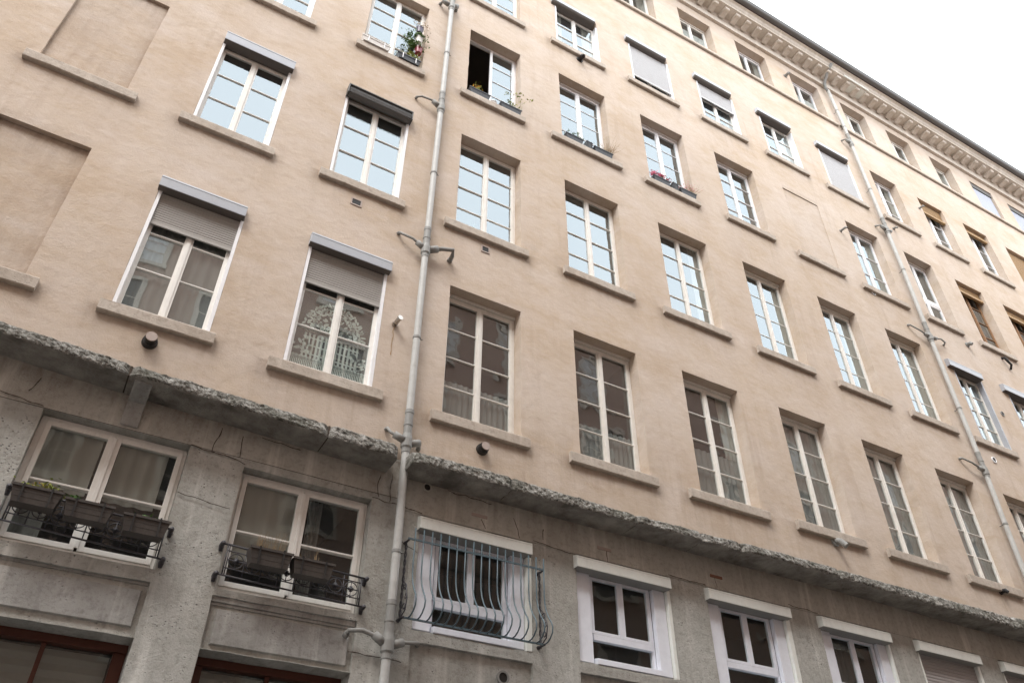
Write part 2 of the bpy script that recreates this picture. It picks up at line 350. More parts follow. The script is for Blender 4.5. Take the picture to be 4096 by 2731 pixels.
def wall_grid(name, xr, zr, holes, mat, step, stain_shade_at, yoff=0.0, wob=.005, parent=bld):
    def axis(lo, hi, edges):
        e = sorted(set([lo, hi] + [round(v, 4) for v in edges if lo < v < hi])); out = []
        for a, b in zip(e, e[1:]):
            n = max(1, math.ceil((b - a) / step)); out += [a + (b - a) * i / n for i in range(n)]
        return out + [hi]
    xs = axis(*xr, [v for h in holes for v in h[:2]]); zs = axis(*zr, [v for h in holes for v in h[2:4]])
    ix = {round(v, 4): i for i, v in enumerate(xs)}; iz = {round(v, 4): i for i, v in enumerate(zs)}
    nx, nzz = len(xs), len(zs); hb = set(); skip = set(); spans = []
    for h in holes:
        a = ix[round(max(h[0], xr[0]), 4)]; b = ix[round(min(h[1], xr[1]), 4)]
        c = iz[round(max(h[2], zr[0]), 4)]; d = iz[round(min(h[3], zr[1]), 4)]
        spans.append((a, b, c, d, h[4], h[5] if len(h) > 5 else False))
        for i in range(a, b):
            for j in range(c, d): skip.add((i, j))
        for i in range(a, b + 1): hb.add((i, c)); hb.add((i, d))
        for j in range(c, d + 1): hb.add((a, j)); hb.add((b, j))
    V = []; st = []
    def jit(x, z): return nz(x * 5.3, z * 5.1, 3.3) * .007, nz(x * 4.7, z * 6.1, 9.3) * .007
    for j, z in enumerate(zs):
        for i, x in enumerate(xs):
            dx = dz = 0
            if (i, j) in hb: dx, dz = jit(x, z)
            V.append((x + dx, yoff + nz(x * .8, z * .8, 1.7) * wob, z + dz)); st.append(stain_shade_at(x, z))
    F = []
    for j in range(nzz - 1):
        for i in range(nx - 1):
            if (i, j) not in skip:
                a = j * nx + i; F.append((a, a + 1, a + nx + 1, a + nx))
    for (a, b, c, d, dep, back) in spans:
        loop = [(i, c) for i in range(a, b)] + [(b, j) for j in range(c, d)] + [(i, d) for i in range(b, a, -1)] + [(a, j) for j in range(d, c, -1)]
        base = len(V); n = len(loop)
        for (i, j) in loop:
            p = V[j * nx + i]; V.append((p[0], yoff + dep, p[2])); st.append(.1)
        for k in range(n):
            q = (k + 1) % n; i0 = loop[k][1] * nx + loop[k][0]; i1 = loop[q][1] * nx + loop[q][0]
            F.append((i1, i0, base + k, base + q))
        if back: F.append(tuple(base + k for k in range(n)))
    me = bpy.data.meshes.new(name); me.from_pydata(V, [], F); me.materials.append(mat)
    at = me.attributes.new('stain_shade', 'FLOAT', 'POINT'); at.data.foreach_set('value', [max(0, min(1, s)) for s in st])
    me.update(); o = bpy.data.objects.new(name, me); col.objects.link(o); o.parent = parent
    return o

def st_plaster(x, z):
    s = 0.0
    for a, b, t in allsills:
        zb = t - S
        if a - .15 < x < b + .12 and zb - 1.5 < z < zb + .12:
            d = max(0, zb - z); edge = min(1, max(0, (x - a + .15) / .2), max(0, (b + .12 - x) / .2))
            k = .55 + .45 * nz(x * 9, t)
            s += edge * (.34 * math.exp(-d / .06) + .34 * k * math.exp(-d / (.28 + .3 * abs(nz(x * 6, t * 3)))))
            if abs(x - b) < .09 or abs(x - a) < .09: s += .12 * math.exp(-d / .3)
        if t - .3 < z < t + .2 and (abs(x - b - .05) < .12 or abs(x - a + .05) < .12): s += .10
    for a, b, z0, z1, *_ in NICHE:
        if a < x < b and z > z1 - .5 and z < z1 + .1: s += .18
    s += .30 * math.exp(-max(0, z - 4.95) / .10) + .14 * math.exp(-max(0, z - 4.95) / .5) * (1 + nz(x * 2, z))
    for vx, vz in VENTSPOTS:
        if abs(x - vx) < .05 and vz - .55 < z < vz: s += .5 * (1 - abs(x - vx) / .05) * (1 - (vz - z) / .55)
    for px in (2.97, 15.8):
        s += .2 * math.exp(-abs(x - px - .03) / .14) * (1 + nz(x, z * 2))
    if z > 20.0: s += .12 * math.exp(-abs(z - 20.05) / .08)
    if z > 22: s += .25 * math.exp(-(22.27 - z) / .12)
    for w in WIN:   # dirty plaster just above openings
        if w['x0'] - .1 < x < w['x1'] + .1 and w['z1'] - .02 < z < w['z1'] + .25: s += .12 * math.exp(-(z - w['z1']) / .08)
    return s
for n_ in NICHE:
    def dirt_shade_n(x, z, n_=n_):  # niche dirt, with the shade along its edges painted in
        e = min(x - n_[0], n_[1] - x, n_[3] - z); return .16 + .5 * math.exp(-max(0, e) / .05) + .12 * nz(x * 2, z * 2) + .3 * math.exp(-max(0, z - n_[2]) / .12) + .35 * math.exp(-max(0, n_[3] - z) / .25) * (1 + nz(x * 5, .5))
    wall_grid('blind_window', (n_[0] - .01, n_[1] + .01), (n_[2] - .01, n_[3] + .01), [], M['plaster'], .06, dirt_shade_n if n_[4] > .03 else (lambda x, z, f=dirt_shade_n: f(x, z) * .35), yoff=n_[4] - .003, wob=.002)
holes = [(w['x0'], w['x1'], w['z0'], w['z1'], w['dep'] + .10) for w in WIN] + [tuple(n_) for n_ in NICHE]
wall_grid('plaster_wall', (-6, 34), (4.9, 22.3), holes, M['plaster'], .085, st_plaster)

# ---- stone ground storey
bays = [(-3.0, -1.9), (-.805, .612), (1.19, 2.665), (3.28, 4.79), (5.435, 6.925), (7.57, 9.09), (9.70, 11.175), (11.80, 13.305), (13.90, 15.4), (16.0, 17.5), (18.1, 19.6), (20.2, 21.7)]
tops = {1: 4.42, 2: 4.33}
sh = []
for i, (a, b) in enumerate(bays):
    zt = tops.get(i, 4.29)
    sh.append((a, b, 3.06 if i <= 1 else (3.0 if i == 2 else 2.955), zt, .24))
    sh.append((a, b, -1.58 + .45, 2.42 if i <= 2 else 2.0, .45))
    sh.append((a, b, 2.425 if i <= 2 else 2.01, (2.93 if i <= 2 else 2.835), .05, True))
def st_stone(x, z):
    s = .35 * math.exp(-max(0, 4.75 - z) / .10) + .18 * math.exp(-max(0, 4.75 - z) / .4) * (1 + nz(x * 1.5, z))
    s += .5 * math.exp(-abs(x - 2.86) / .05) * (z > 2.8)
    for a, b in bays:
        if abs(x - a) < .06 or abs(x - b) < .06: s += .10
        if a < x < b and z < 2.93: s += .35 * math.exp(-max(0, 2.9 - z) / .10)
    return s
for a_, b_, t_ in ((-6, 2.97, 4.425), (2.97, 34, 4.295)):
    wall_grid('lintel_band', (a_, b_), (t_, 4.9), [], M['band_stone'], .06, st_stone, yoff=-.008 if a_ < 0 else -.004, wob=.010)
    wall_grid('stone_wall', (a_, b_), (-1.6, t_), [q for q in sh if a_ < q[0] < b_], M['stone'], .09, st_stone, wob=.012)
for i, (a, b) in enumerate(bays):
    # the sill course and the sunk, framed panel of the apron
    m = MB(); zt = 3.06 if i <= 1 else (3.0 if i == 2 else 2.955); zb = zt - .125
    m.prism([(.02, zb), (.02, zt), (.24, zt + .02), (.24, zb)], a + .004, b - .004)
    if i <= 2: m.prism([(.035, zb - .03), (.035, zb), (.10, zb), (.10, zb - .03)], a + .006, b - .006)
    m.build('stone_sill', M['panel_stone'], bld, bevel=.006)
    if i <= 2:
        m = MB(); x0, x1, z0, z1 = a + .075, b - .045, 2.51 if i < 2 else 2.475, 2.86 if i < 2 else 2.82
        # raised field with a chamfered border
        e = .012
        m.quad((x0 + e, .022, z0 + e), (x1 - e, .022, z0 + e), (x1 - e, .022, z1 - e), (x0 + e, .022, z1 - e))
        P = [(x0, z0), (x1, z0), (x1, z1), (x0, z1)]; Q = [(x0 + e, z0 + e), (x1 - e, z0 + e), (x1 - e, z1 - e), (x0 + e, z1 - e)]
        for k in range(4):
            p, p2, q, q2 = P[k], P[(k + 1) % 4], Q[k], Q[(k + 1) % 4]
            m.quad((p[0], .052, p[1]), (p2[0], .052, p2[1]), (q2[0], .022, q2[1]), (q[0], .022, q[1]))
        m.build('apron_panel', M['panel_stone'], bld)

# ---- cracks and open joints of the stone
def crack(pts, w=.007, y=-.022, mat='crack', name='crack'):
    m = MB(); P = []
    for (a, b) in zip(pts, pts[1:]):
        n = max(2, int(math.dist(a, b) / .035))
        for k in range(n): t = k / n; P.append((lerp(a[0], b[0], t), lerp(a[1], b[1], t)))
    P.append(pts[-1]); seed = random.random() * 50
    P = [(x + nz(x * 9, z * 9, seed) * .022, z + nz(z * 9, x * 9, seed + 5) * .022) for x, z in P]
    for k in range(len(P) - 1):
        a, b = P[k], P[k + 1]; d = Vector((b[0] - a[0], b[1] - a[1])); 
        if d.length < 1e-5: continue
        d.normalize(); ww = w * (.45 + .9 * abs(nz(k * .7, seed))) ; nx_, nz_ = -d.y * ww, d.x * ww
        m.quad((a[0] - nx_, y, a[1] - nz_), (b[0] - nx_, y, b[1] - nz_), (b[0] + nx_, y, b[1] + nz_), (a[0] + nx_, y, a[1] + nz_))
    m.build(name, M[mat], bld)
for c_ in ([(-3, 4.52), (-1.5, 4.5), (-.82, 4.43)], [(.61, 4.42), (.9, 4.40), (1.2, 4.36)], [(2.66, 4.36), (2.9, 4.33), (3.28, 4.30)],
           [(2.72, 4.66), (2.70, 4.5), (2.74, 4.36)], [(2.875, 4.72), (2.86, 4.5), (2.865, 4.34)], [(.86, 4.70), (.83, 4.42)], [(1.10, 4.68), (1.12, 4.42)],
           [(-.93, 4.73), (-1.0, 4.55)], [(.62, 3.86), (.9, 3.84), (1.15, 3.82)], [(4.07, 4.42), (4.12, 4.30)], [(4.52, 4.55), (4.62, 4.30)], [(4.95, 4.5), (4.95, 4.35)],
           [(4.8, 4.31), (5.1, 4.28), (5.43, 4.27)], [(6.93, 4.31), (7.2, 4.30), (7.57, 4.29)], [(5.92, 4.42), (5.93, 4.28)], [(7.75, 4.44), (7.78, 4.31)], [(3.05, 3.90), (3.15, 3.86), (3.27, 3.80)],
           [(9.1, 4.32), (9.4, 4.31), (9.7, 4.29)], [(1.3, 4.72), (1.75, 4.70)], [(3.6, 4.68), (4.2, 4.66)], [(2.62, 2.62), (3.2, 2.60)]):
    crack(c_)
for (x, z) in ((4.05, 4.468), (5.90, 4.455), (7.80, 4.47)):
    m = MB(); m.box(x - .11, x + .11, -.012, .03, z - .022, z + .022)
    m.build('brick_slot', M['brick'] if x > 7 else M['buff'], bld, bevel=.006)

# ---- broken stone ledge between the two
LT = [(-6, 5.035), (-1.43, 5.02), (-.18, 4.96), (2.77, 4.90), (2.97, 4.865), (4.3, 4.89), (6.19, 4.86), (7.93, 4.89), (14.4, 4.945), (34, 4.945)]
LB = [(-6, 4.885), (-1.4, 4.87), (-.19, 4.81), (2.79, 4.705), (4.28, 4.71), (6.2, 4.72), (9.8, 4.75), (14.3, 4.725), (34, 4.725)]
def ledge_block(x0, x1, pr=.40):
    step = .022; n = int((x1 - x0) / step) + 1; rows = 12; V = []; F = []
    for i in range(n + 1):
        x = x0 + (x1 - x0) * i / n
        zt, zb = interp(LT, x), interp(LB, x)
        e = min(i, n - i) * (x1 - x0) / n; endk = max(0, 1 - e / .06) * .05
        brk = max(0, nz(x * 1.9, 5.5)) * .025 + max(0, nz(x * 7, 2.2)) * .014 + abs(nz(x * 25, 1.1)) * .007   # how much of the lower arris is gone
        prof = [(0.06, zt + .03), (-.15, zt + .02)]
        for r in range(rows):
            t = r / (rows - 1); z = lerp(zt + nz(x * 14, .4) * .008, zb + brk * .75, t)
            rough = nz(x * 5, z * 7, .3) * .018 + nz(x * 19, z * 24, 4.1) * .014 + nz(x * 43, z * 45, 8.8) * .011 + (1 - t) * -.0
            bulge = .03 * (1 - t) ** 1.5 - .012
            y = -pr + rough + bulge + endk + (.012 + brk * .4) * max(0, (t - .8) / .2) ** 2 + .03 * max(0, (.15 - t) / .15)
            prof.append((y, z))
        prof += [(-pr + .02 + brk * .9, zb + brk * .12), (-pr + .14, zb + nz(x, .5) * .003), (0.03, zb)]
        for p in prof: V.append((x, p[0], p[1]))
    k = len(prof)
    for i in range(n):
        for j in range(k - 1):
            a = i * k + j; F.append((a, a + 1, a + k + 1, a + k))
    F.append(tuple(range(k))); F.append(tuple(n * k + j for j in reversed(range(k))))
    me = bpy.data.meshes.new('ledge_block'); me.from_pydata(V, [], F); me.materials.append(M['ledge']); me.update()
    o = bpy.data.objects.new('ledge_block', me); col.objects.link(o); o.parent = bld
J = [-6, -2.6, -.178, 1.952, 2.80]
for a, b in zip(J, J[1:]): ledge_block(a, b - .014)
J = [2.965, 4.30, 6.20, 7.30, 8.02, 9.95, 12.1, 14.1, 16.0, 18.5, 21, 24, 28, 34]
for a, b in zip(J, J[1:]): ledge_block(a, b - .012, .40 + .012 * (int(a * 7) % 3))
for x in (-2.607, -.185, 1.945, 4.294, 6.194, 7.294, 8.014, 9.944, 12.094, 14.094, 15.994, 18.494, 20.994):
    m = MB(); m.box(x - .012, x + .012, -.355, .0, interp(LB, x) + .012, interp(LT, x) - .02); m.build('mortar_joint', M['crack'], bld)
m = MB(); m.box(2.72, 3.06, .0, .05, 4.72, 4.93); m.build('ledge_notch', M['band_stone'], bld)
for x in (-.03, ):   # plastered patch hanging under the joint
    m = MB(); m.prism([(-.34, 4.79), (-.34, 4.822), (-.003, 4.822), (-.016, 4.45), (-.026, 4.45), (-.05, 4.72)], x - .085, x + .09); m.build('mortar_patch', M['panel_stone'], bld, bevel=.01)

# ---- sills
for k, (a, b, zt) in enumerate(allsills):
    m = MB(); zb = zt - S; n = 14; prof = []
    V = []; F = []
    for i in range(n + 1):
        x = lerp(a, b, i / n); j1 = nz(x * 4, zt) * .006; j2 = nz(x * 5, zt + 7) * .008
        V += [(x, .10, zt + .006), (x, -.062 + j1, zt - .006 + j1), (x, -.066 + j2, zt - .02), (x, -.066 + j1, zb + .012 + j2), (x, -.055, zb + j2), (x, .05, zb)]
    for i in range(n):
        for j in range(5):
            c = i * 6 + j; F.append((c, c + 1, c + 7, c + 6))
    F.append(tuple(range(6))); F.append(tuple(n * 6 + j for j in reversed(range(6))))
    m.v, m.f, m.mi = V, F, [0] * len(F)
    o = m.build('window_sill', M['sill_stone'], bld)
    if k < len(allsills) - len(NSILL): allsills[k] = (a, b, zt, o)
# string course under the attic windows
for a, b, z in ((-6, 15.74, 20.14), (15.86, 34, 20.15)):
    V = []; m = MB(); n = int((b - a) / .25)
    for i in range(n):
        x0, x1 = lerp(a, b, i / n), lerp(a, b, (i + 1) / n)
        f = lambda x: interp([(8, -.09), (11, -.03), (13, -.01), (16, .05), (20, .08), (34, .03)], x)
        pr = lambda x: [(.0, z + .15 + f(x)), (-.055, z + .12 + f(x)), (-.065, z + .015 + f(x)), (-.05, z + f(x)), (.0, z + f(x))]
        p0, p1 = pr(x0), pr(x1)
        for j in range(4): m.quad((x0, *p0[j]), (x1, *p1[j]), (x1, *p1[j + 1]), (x0, *p0[j + 1]))
    m.build('string_course', M['sill_stone'], bld)

# ---- cornice, modillions, gutter, roof
m = MB(); m.prism([(0, 22.26), (-.085, 22.26), (-.095, 22.34), (-.075, 22.36), (-.09, 22.52), (-.13, 22.60), (-.13, 22.63), (0, 22.63)], -6, 34); m.build('cornice_band', M['cornice'], bld)
m = MB(); m.prism([(0, 22.632), (-.50, 22.632), (-.50, 22.70), (-.53, 22.74), (-.56, 22.80), (-.62, 22.83), (-.62, 22.86), (0, 22.86)], -6, 34); m.build('cornice_slab', M['cornice'], bld)
k = 0; x = 9.0 - 8 * .4225
while x < 31:
    m = MB(); w_ = .085
    m.prism([(-.131, 22.631), (-.131, 22.50), (-.22, 22.52), (-.34, 22.555), (-.41, 22.535), (-.44, 22.56), (-.44, 22.631)], x - w_, x + w_)
    m.build('modillion', M['cornice'], bld, bevel=.008); x += .4225
m = MB(); prof = []
for i in range(9):
    t = math.pi * i / 8; prof.append((-.70 + .085 * math.cos(t), 22.93 - .085 * math.sin(t)))
prof += [(-.785, 22.96), (-.80, 22.975), (-.80, 22.99), (-.775, 22.99), (-.60, 22.985)]
m.prism(prof, -6, 34); m.build('gutter', M['darkmetal'], bld, smooth=False)
m = MB(); m.prism([(-.66, 22.995), (6.0, 25.2), (6.0, 25.0), (-.6, 22.862)], -6, 34); m.build('roof', M['tiles'], bld)
m = MB(); m.box(16.35, 17.45, -.525, -.502, 22.62, 22.79); m.box(16.6, 16.95, -.46, -.14, 22.60, 22.628); m.box(17.12, 17.40, -.46, -.14, 22.60, 22.628)
m.build('cornice_repair_board', M['ivory'], bld)
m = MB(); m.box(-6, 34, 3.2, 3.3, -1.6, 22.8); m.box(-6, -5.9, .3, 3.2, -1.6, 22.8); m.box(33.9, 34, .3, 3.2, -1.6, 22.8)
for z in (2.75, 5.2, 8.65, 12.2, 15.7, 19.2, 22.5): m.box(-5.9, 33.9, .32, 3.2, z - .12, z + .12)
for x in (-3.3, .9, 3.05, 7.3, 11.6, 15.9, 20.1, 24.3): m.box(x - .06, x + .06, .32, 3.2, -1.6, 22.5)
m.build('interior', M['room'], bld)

# ------------------------------------------------------------------ window builder
def leaf(m, g, x0, x1, z0, z1, y, rows, st=.048, bt=.030, bar='mid', rail=.06, w1=False):
    """one casement: stiles, rails and glazing bars; glass panes go to g"""
    m.box(x0, x0 + st, y, y + .045, z0, z1); m.box(x1 - st, x1, y, y + .045, z0, z1)
    m.box(x0 + st, x1 - st, y + .002, y + .043, z0, z0 + rail); m.box(x0 + st, x1 - st, y + .002, y + .043, z1 - st, z1)
    a, b = z0 + rail, z1 - st
    for r in range(1, rows):
        z = lerp(a, b, r / rows)
        if bar == 'thin': m.box(x0 + st, x1 - st, y + .014, y + .0235, z - .009, z + .009)
        else: m.prism([(y + .004, z - bt * .25), (y + .004, z + bt * .25), (y + .03, z + bt / 2), (y + .03, z - bt / 2)], x0 + st, x1 - st)
    for r in range(rows):
        c, d = lerp(a, b, r / rows), lerp(a, b, (r + 1) / rows); t = [random.uniform(-.0016, .0016) * (2.6 if w1 else 1) for _ in range(4)]
        if bar == 'thin' and r: continue
        if bar == 'thin': d = b
        yy = y + .024
        g.quad((x0 + st, yy + t[0], c), (x1 - st, yy + t[1], c), (x1 - st, yy + t[2], d), (x0 + st, yy + t[0] + t[2] - t[1], d))
def curtain(x0, x1, z0, z1, y, mat, parent, fold=.10, amp=.022, name='curtain'):
    n = max(8, int((x1 - x0) / .018)); m = MB(); sd = random.random() * 30; P = []
    for i in range(n + 1):
        x = lerp(x0, x1, i / n); P.append((x, y + math.sin(x / fold * 6.28 + 2 * nz(x * 3, sd)) * amp + nz(x * 6, sd) * amp))
    for i in range(n): m.quad((P[i][0], P[i][1], z0), (P[i + 1][0], P[i + 1][1], z0), (P[i + 1][0], P[i + 1][1] * 1.0, z1), (P[i][0], P[i][1], z1))
    return m.build(name, mat, parent, smooth=True)
def slats(x0, x1, z0, z1, y, mat, parent, pitch=.037):
    m = MB(); n = max(1, int((z1 - z0) / pitch)); h = (z1 - z0) / n
    for i in range(n):
        a = z0 + i * h; m.prism([(y, a + .003), (y - .006, a + h * .35), (y - .005, a + h * .8), (y, a + h - .001), (y + .006, a + h - .001), (y + .006, a + .003)], x0, x1)
    m.box(x0, x1, y - .012, y + .012, z0 - .05, z0 - .001)
    return m.build('roller_shutter', mat, parent)

def lace(x0, x1, z0, z1, y, parent):
    m = MB(); W = x1 - x0; H = z1 - z0
    def ell(cx, cz, a, b, rot, n=9):
        i = len(m.v)
        for k in range(n):
            t = 6.283 * k / n; u, v = a * math.cos(t), b * math.sin(t)
            m.v.append((cx + u * math.cos(rot) - v * math.sin(rot), y, cz + u * math.sin(rot) + v * math.cos(rot)))
        m.f.append(tuple(range(i, i + n))); m.mi.append(0)
    cx = (x0 + x1) / 2; rng = random.Random(3)
    for rr, nn, sz in ((.46, 34, .034), (.40, 30, .036), (.34, 26, .036), (.26, 20, .034)):
        for k in range(nn):
            t = math.pi * (k + .5) / nn + rng.uniform(-.04, .04); px = cx + rr * math.cos(t) * (W / 1.06) * .92; pz = z0 + H * .44 + rr * math.sin(t) * 1.15 * H / 1.35
            if rr < .3 and k % 3 == 0: continue
            ell(px, pz, sz * rng.uniform(.8, 1.35), sz * .48, t + rng.uniform(-1.1, 1.1))
    for s_ in (-1, 1):
        for k in range(16):
            t = .12 + k * .085; ell(cx + s_ * (.30 * math.cos(t)) * W * .9, z0 + H * (.44 + .36 * math.sin(t)), .022, .010, t * s_ + 1.57, 8)
        for k in range(9): ell(cx + s_ * W * .12 + rng.uniform(-.07, .07), z0 + H * .52 + rng.uniform(-.05, .09), .04, .02, rng.uniform(0, 3))
        for k in range(14): ell(cx + s_ * (W * .37) + rng.uniform(-.12, .12), z0 + H * .24 + rng.uniform(-.11, .13), .05 * rng.uniform(.7, 1.3), .022, rng.uniform(0, 3.1))
        for k in range(6):
            px = cx + s_ * (W * .07 + k * .055); m.quad((px - .014, y + .003, z0 + .12), (px + .014, y + .003, z0 + .12), (px + .014, y + .003, z0 + H * .42), (px - .014, y + .003, z0 + H * .42))
        for zz in (.17, .27, .36):
            a, b = sorted((cx + s_ * W * .04, cx + s_ * W * .36)); m.quad((a, y + .004, z0 + H * zz), (b, y + .004, z0 + H * zz), (b, y + .004, z0 + H * zz + .02), (a, y + .004, z0 + H * zz + .02))
    for k in range(46):
        px = lerp(x0, x1, k / 46); m.quad((px, y, z0 + .01), (px + W * .014, y, z0 + .01), (px + W * .014, y, z0 + .13), (px, y, z0 + .13))
    for k in range(24):
        px = lerp(x0, x1, k / 24); ell(px + .02, z0 + .15, .035, .035, 0)
    o = m.build('lace_curtain', M['lace'], parent); tag(o, 'white lace curtain with leaf garland, fence and fringe')

def make_window(w):
    x0, x1, z0, z1, y = w['x0'], w['x1'], w['z0'], w['z1'], w['dep']
    pm = M[w['paint']]; m = MB(); g = MB(); rows = w.get('rows', 3); bar = w.get('bar', 'mid'); T = .002
    fz1 = z1 - T; a, b = x0 + T, x1 - T
    box = w.get('box')
    if box: fz1 = box[2] - .004 + .02; 
    if w.get('roll'): fz1 = z1 - .10
    if w.get('inbox'): fz1 = z1 - .20
    if w.get('head'):
        m.box(a, b, y - .03, y + .05, z1 - .05, z1 - T); fz1 = z1 - .052
    side = .045; cen = (x0 + x1) / 2
    off = .012 if w.get('wide') else 0
    m.box(a, a + side, y + .0, y + .06, z0 + .004, fz1); m.box(b - side, b, y + .0, y + .06, z0 + .004, fz1)
    m.box(a + side, b - side, y + .0, y + .06, fz1 - .045, fz1); m.box(a + side, b - side, y + .0, y + .06, z0 + .004, z0 + .05)
    la, lb, lz0, lz1 = a + side - .008, b - side + .008, z0 + .042, fz1 - .038
    yy = y - .012
    st = .05 if w['fl'] != 0 else .045
    if w.get('transom'):
        zt = lerp(lz0, lz1, w['transom'])
        m.box(la, lb, yy - .006, yy + .05, zt - .05, zt + .05)
        for (q0, q1) in ((lz0, zt - .052), (zt + .052, lz1)):
            leaf(m, g, la, cen - .001, q0, q1, yy, 1, st); leaf(m, g, cen + .001, lb, q0, q1, yy, 1, st)
    elif w.get('openleaf'):
        leaf(m, g, cen - .02, lb, lz0, lz1, yy, rows, st, bar=bar)
    else:
        leaf(m, g, la, cen - .001, lz0, lz1, yy, rows, st, bar=bar, w1=w['fl'] == 1); leaf(m, g, cen + .001, lb, lz0, lz1, yy, rows, st, bar=bar, w1=w['fl'] == 1)
        m.prism([(yy - .014, lz0 + .01), (yy - .014, lz1 - .01), (yy - .0005, lz1 - .004), (yy - .0005, lz0 + .004)], cen - .024, cen + .024)
    win = m.build('window', pm, bld, bevel=.003)
    g.build('glass', M[w.get('glass', 'glass')], win)
    if w.get('openleaf'):
        m2 = MB(); g2 = MB(); leaf(m2, g2, 0, cen - la, 0, lz1 - lz0, 0, rows, st)
        pivot = Matrix.Translation((la + .01, y + .02, lz0)) @ Matrix.Rotation(R(76), 4, 'Z')
        for q in (m2, g2): q.v = [tuple(pivot @ Vector(v)) for v in q.v]
        o = m2.build('open_casement', pm, win); tag(o, 'white casement swung open into the dark room'); g2.build('casement_glass', M['lowglass'], win)
    if box:
        bx0, bx1, bz0, bz1 = box
        m = MB(); e_ = w['dep'] - .02
        if w.get('rnd'):
            m.prism([(-.10, bz0 + .06), (-.10, bz1 - .02), (-.09, bz1), (.0, bz1 + .03), (e_, bz1 + .03), (e_, bz0 + .06)], bx0, bx1)
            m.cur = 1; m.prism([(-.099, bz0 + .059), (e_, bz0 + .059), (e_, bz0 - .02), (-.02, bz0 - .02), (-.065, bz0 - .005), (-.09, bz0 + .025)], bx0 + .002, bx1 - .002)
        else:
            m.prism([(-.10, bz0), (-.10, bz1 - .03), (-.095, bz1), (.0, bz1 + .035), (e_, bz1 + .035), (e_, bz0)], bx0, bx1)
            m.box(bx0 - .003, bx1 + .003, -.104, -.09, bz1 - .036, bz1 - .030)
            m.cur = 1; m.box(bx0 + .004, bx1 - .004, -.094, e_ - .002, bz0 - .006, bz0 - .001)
        m.build('shutter_box', [M['metal'] if w['fl'] != 4 else M['metalsky'], M['boxdark']], win, bevel=.003)
    if w.get('roll'):
        m = MB(); c0, c1 = w['roll']; P = []
        for i in range(14):
            t = 6.283 * i / 14; P.append((-.055 + .082 * math.cos(t), z1 - .13 + .082 * math.sin(t)))
        m.prism(P, c0 + .03, c1 - .03); m.box(c0, c1, -.13, .0, z1 + .0, z1 + .018); m.box(c0, c0 + .018, -.13, .03, z1 - .20, z1 + .0); m.box(c1 - .018, c1, -.13, .03, z1 - .20, z1 + .0)
        for i in range(5): m.box(c0 + .03, c1 - .03, -.142 + .006 * abs(i - 2), -.132, z1 - .18 + i * .025, z1 - .172 + i * .025)
        o = m.build('roller_awning', M['darkmetal'], win); tag(o, 'rolled-up dark metal roller blind over the window head')
    if w.get('inbox'):
        m = MB(); m.box(x0 + .004, x1 - .004, .03, w['dep'] - .004, z1 - .20, z1 - .01); m.build('shutter_box', M['darkmetal'], win, bevel=.004)
    if w.get('rail'):
        ry = .0
        for (p, q) in ((x0 + .003, x0 + .043), (x1 - .043, x1 - .003)):
            m = MB(); m.box(p, q, ry - .004, y - .004, z0 + .006, (box[2] if box else z1 - .16) - .003); m.build('guide_rail', M['metal'] if w['paint'] == 'beige' else M['white'], win)
    s = w.get('shut', 0)
    if s:
        top = (box[2] if box else z1 - .20) - .003; bot = lerp(top, z0 + .06, s); ys = .035 if box else .07
        slats(x0 + .045, x1 - .045, bot, top, ys, M[w['slat']], win, .037 if w['fl'] == 1 else .045)
    if w.get('blind'):
        d = w['blind'][0]; H = z1 - z0; m = MB(); zb = z1 - .02 - d * (H - .08)
        n = max(3, int((z1 - zb) / .05))
        for i in range(n):
            c0 = lerp(zb + .05, z1 - .02, i / n); c1 = lerp(zb + .05, z1 - .02, (i + 1) / n); m.prism([(.10, c0 + .002), (.092, (c0 + c1) / 2), (.10, c1 - .001), (.112, c1 - .001), (.112, c0 + .002)], x0 + .02, x1 - .02)
        m.box(x0 + .01, x1 - .01, .055, .125, zb - .02, zb + .048)
        m.build('wooden_blind', M['ochre'], win)
    cu = w.get('curtain'); cy = y + .062
    if cu == 'full' and w['c'] in 'AFGHIJ':
        mid_ = lerp(x0, x1, .5 if w['c'] != 'A' else .98); curtain(x0 + .02, mid_, z0, z1 - .05, cy, M['greysheer'], win, random.uniform(.10, .16), .011)
        if w['c'] != 'A': curtain(mid_ + .02, x1 - random.uniform(.02, .12), z0, z1 - .05, cy + .02, M['greysheer'], win, .10, .012)
    elif cu == 'full': curtain(x0 + .02, x1 - .02, z0, z0 + 1.0, cy, M['greysheer'], win, .12, .012); curtain(x1 - .3, x1 - .02, z0 + 1.0, z1 - .05, cy + .02, M['sheer'], win, .08, .015)
    elif cu == 'low': curtain(x0 + .02, x1 - .02, z0, z0 + .75, cy, M['greysheer'], win, .09, .012)
    elif cu == 'side':
        q = random.uniform(.22, .42); curtain(x1 - q, x1 - .02, z0, z1 - .05, cy, M['sheer'], win, .07); curtain(x0 + .02, x0 + q * .8, z0, z1 - .05, cy, M['sheer'], win, .07)
    elif cu == 'cafe': curtain(x0 + .03, x1 - .03, z0, z0 + (1.10 if w['c'] in 'FH' else .95), cy - .02, M['whitecloth'], win, .2, .004)
    elif cu == 'lace':
        curtain(x0 + .03, x1 - .03, z0 + .02, z1 - .3, cy, M['net'], win, .3, .003); lace(x0 + .06, x1 - .06, z0 + .09, z0 + 1.42, y + .026, win)
    return win
wobj = {}
for w in WIN: wobj[(w['fl'], w['c'])] = make_window(w)
for t, w in zip(allsills, [w for w in WIN if w['fl'] != 5]): t[3].parent = wobj[(w['fl'], w['c'])]
for o in list(bld.children):
    if o.name.startswith('window_sill'): o.name = 'blind_window_sill'

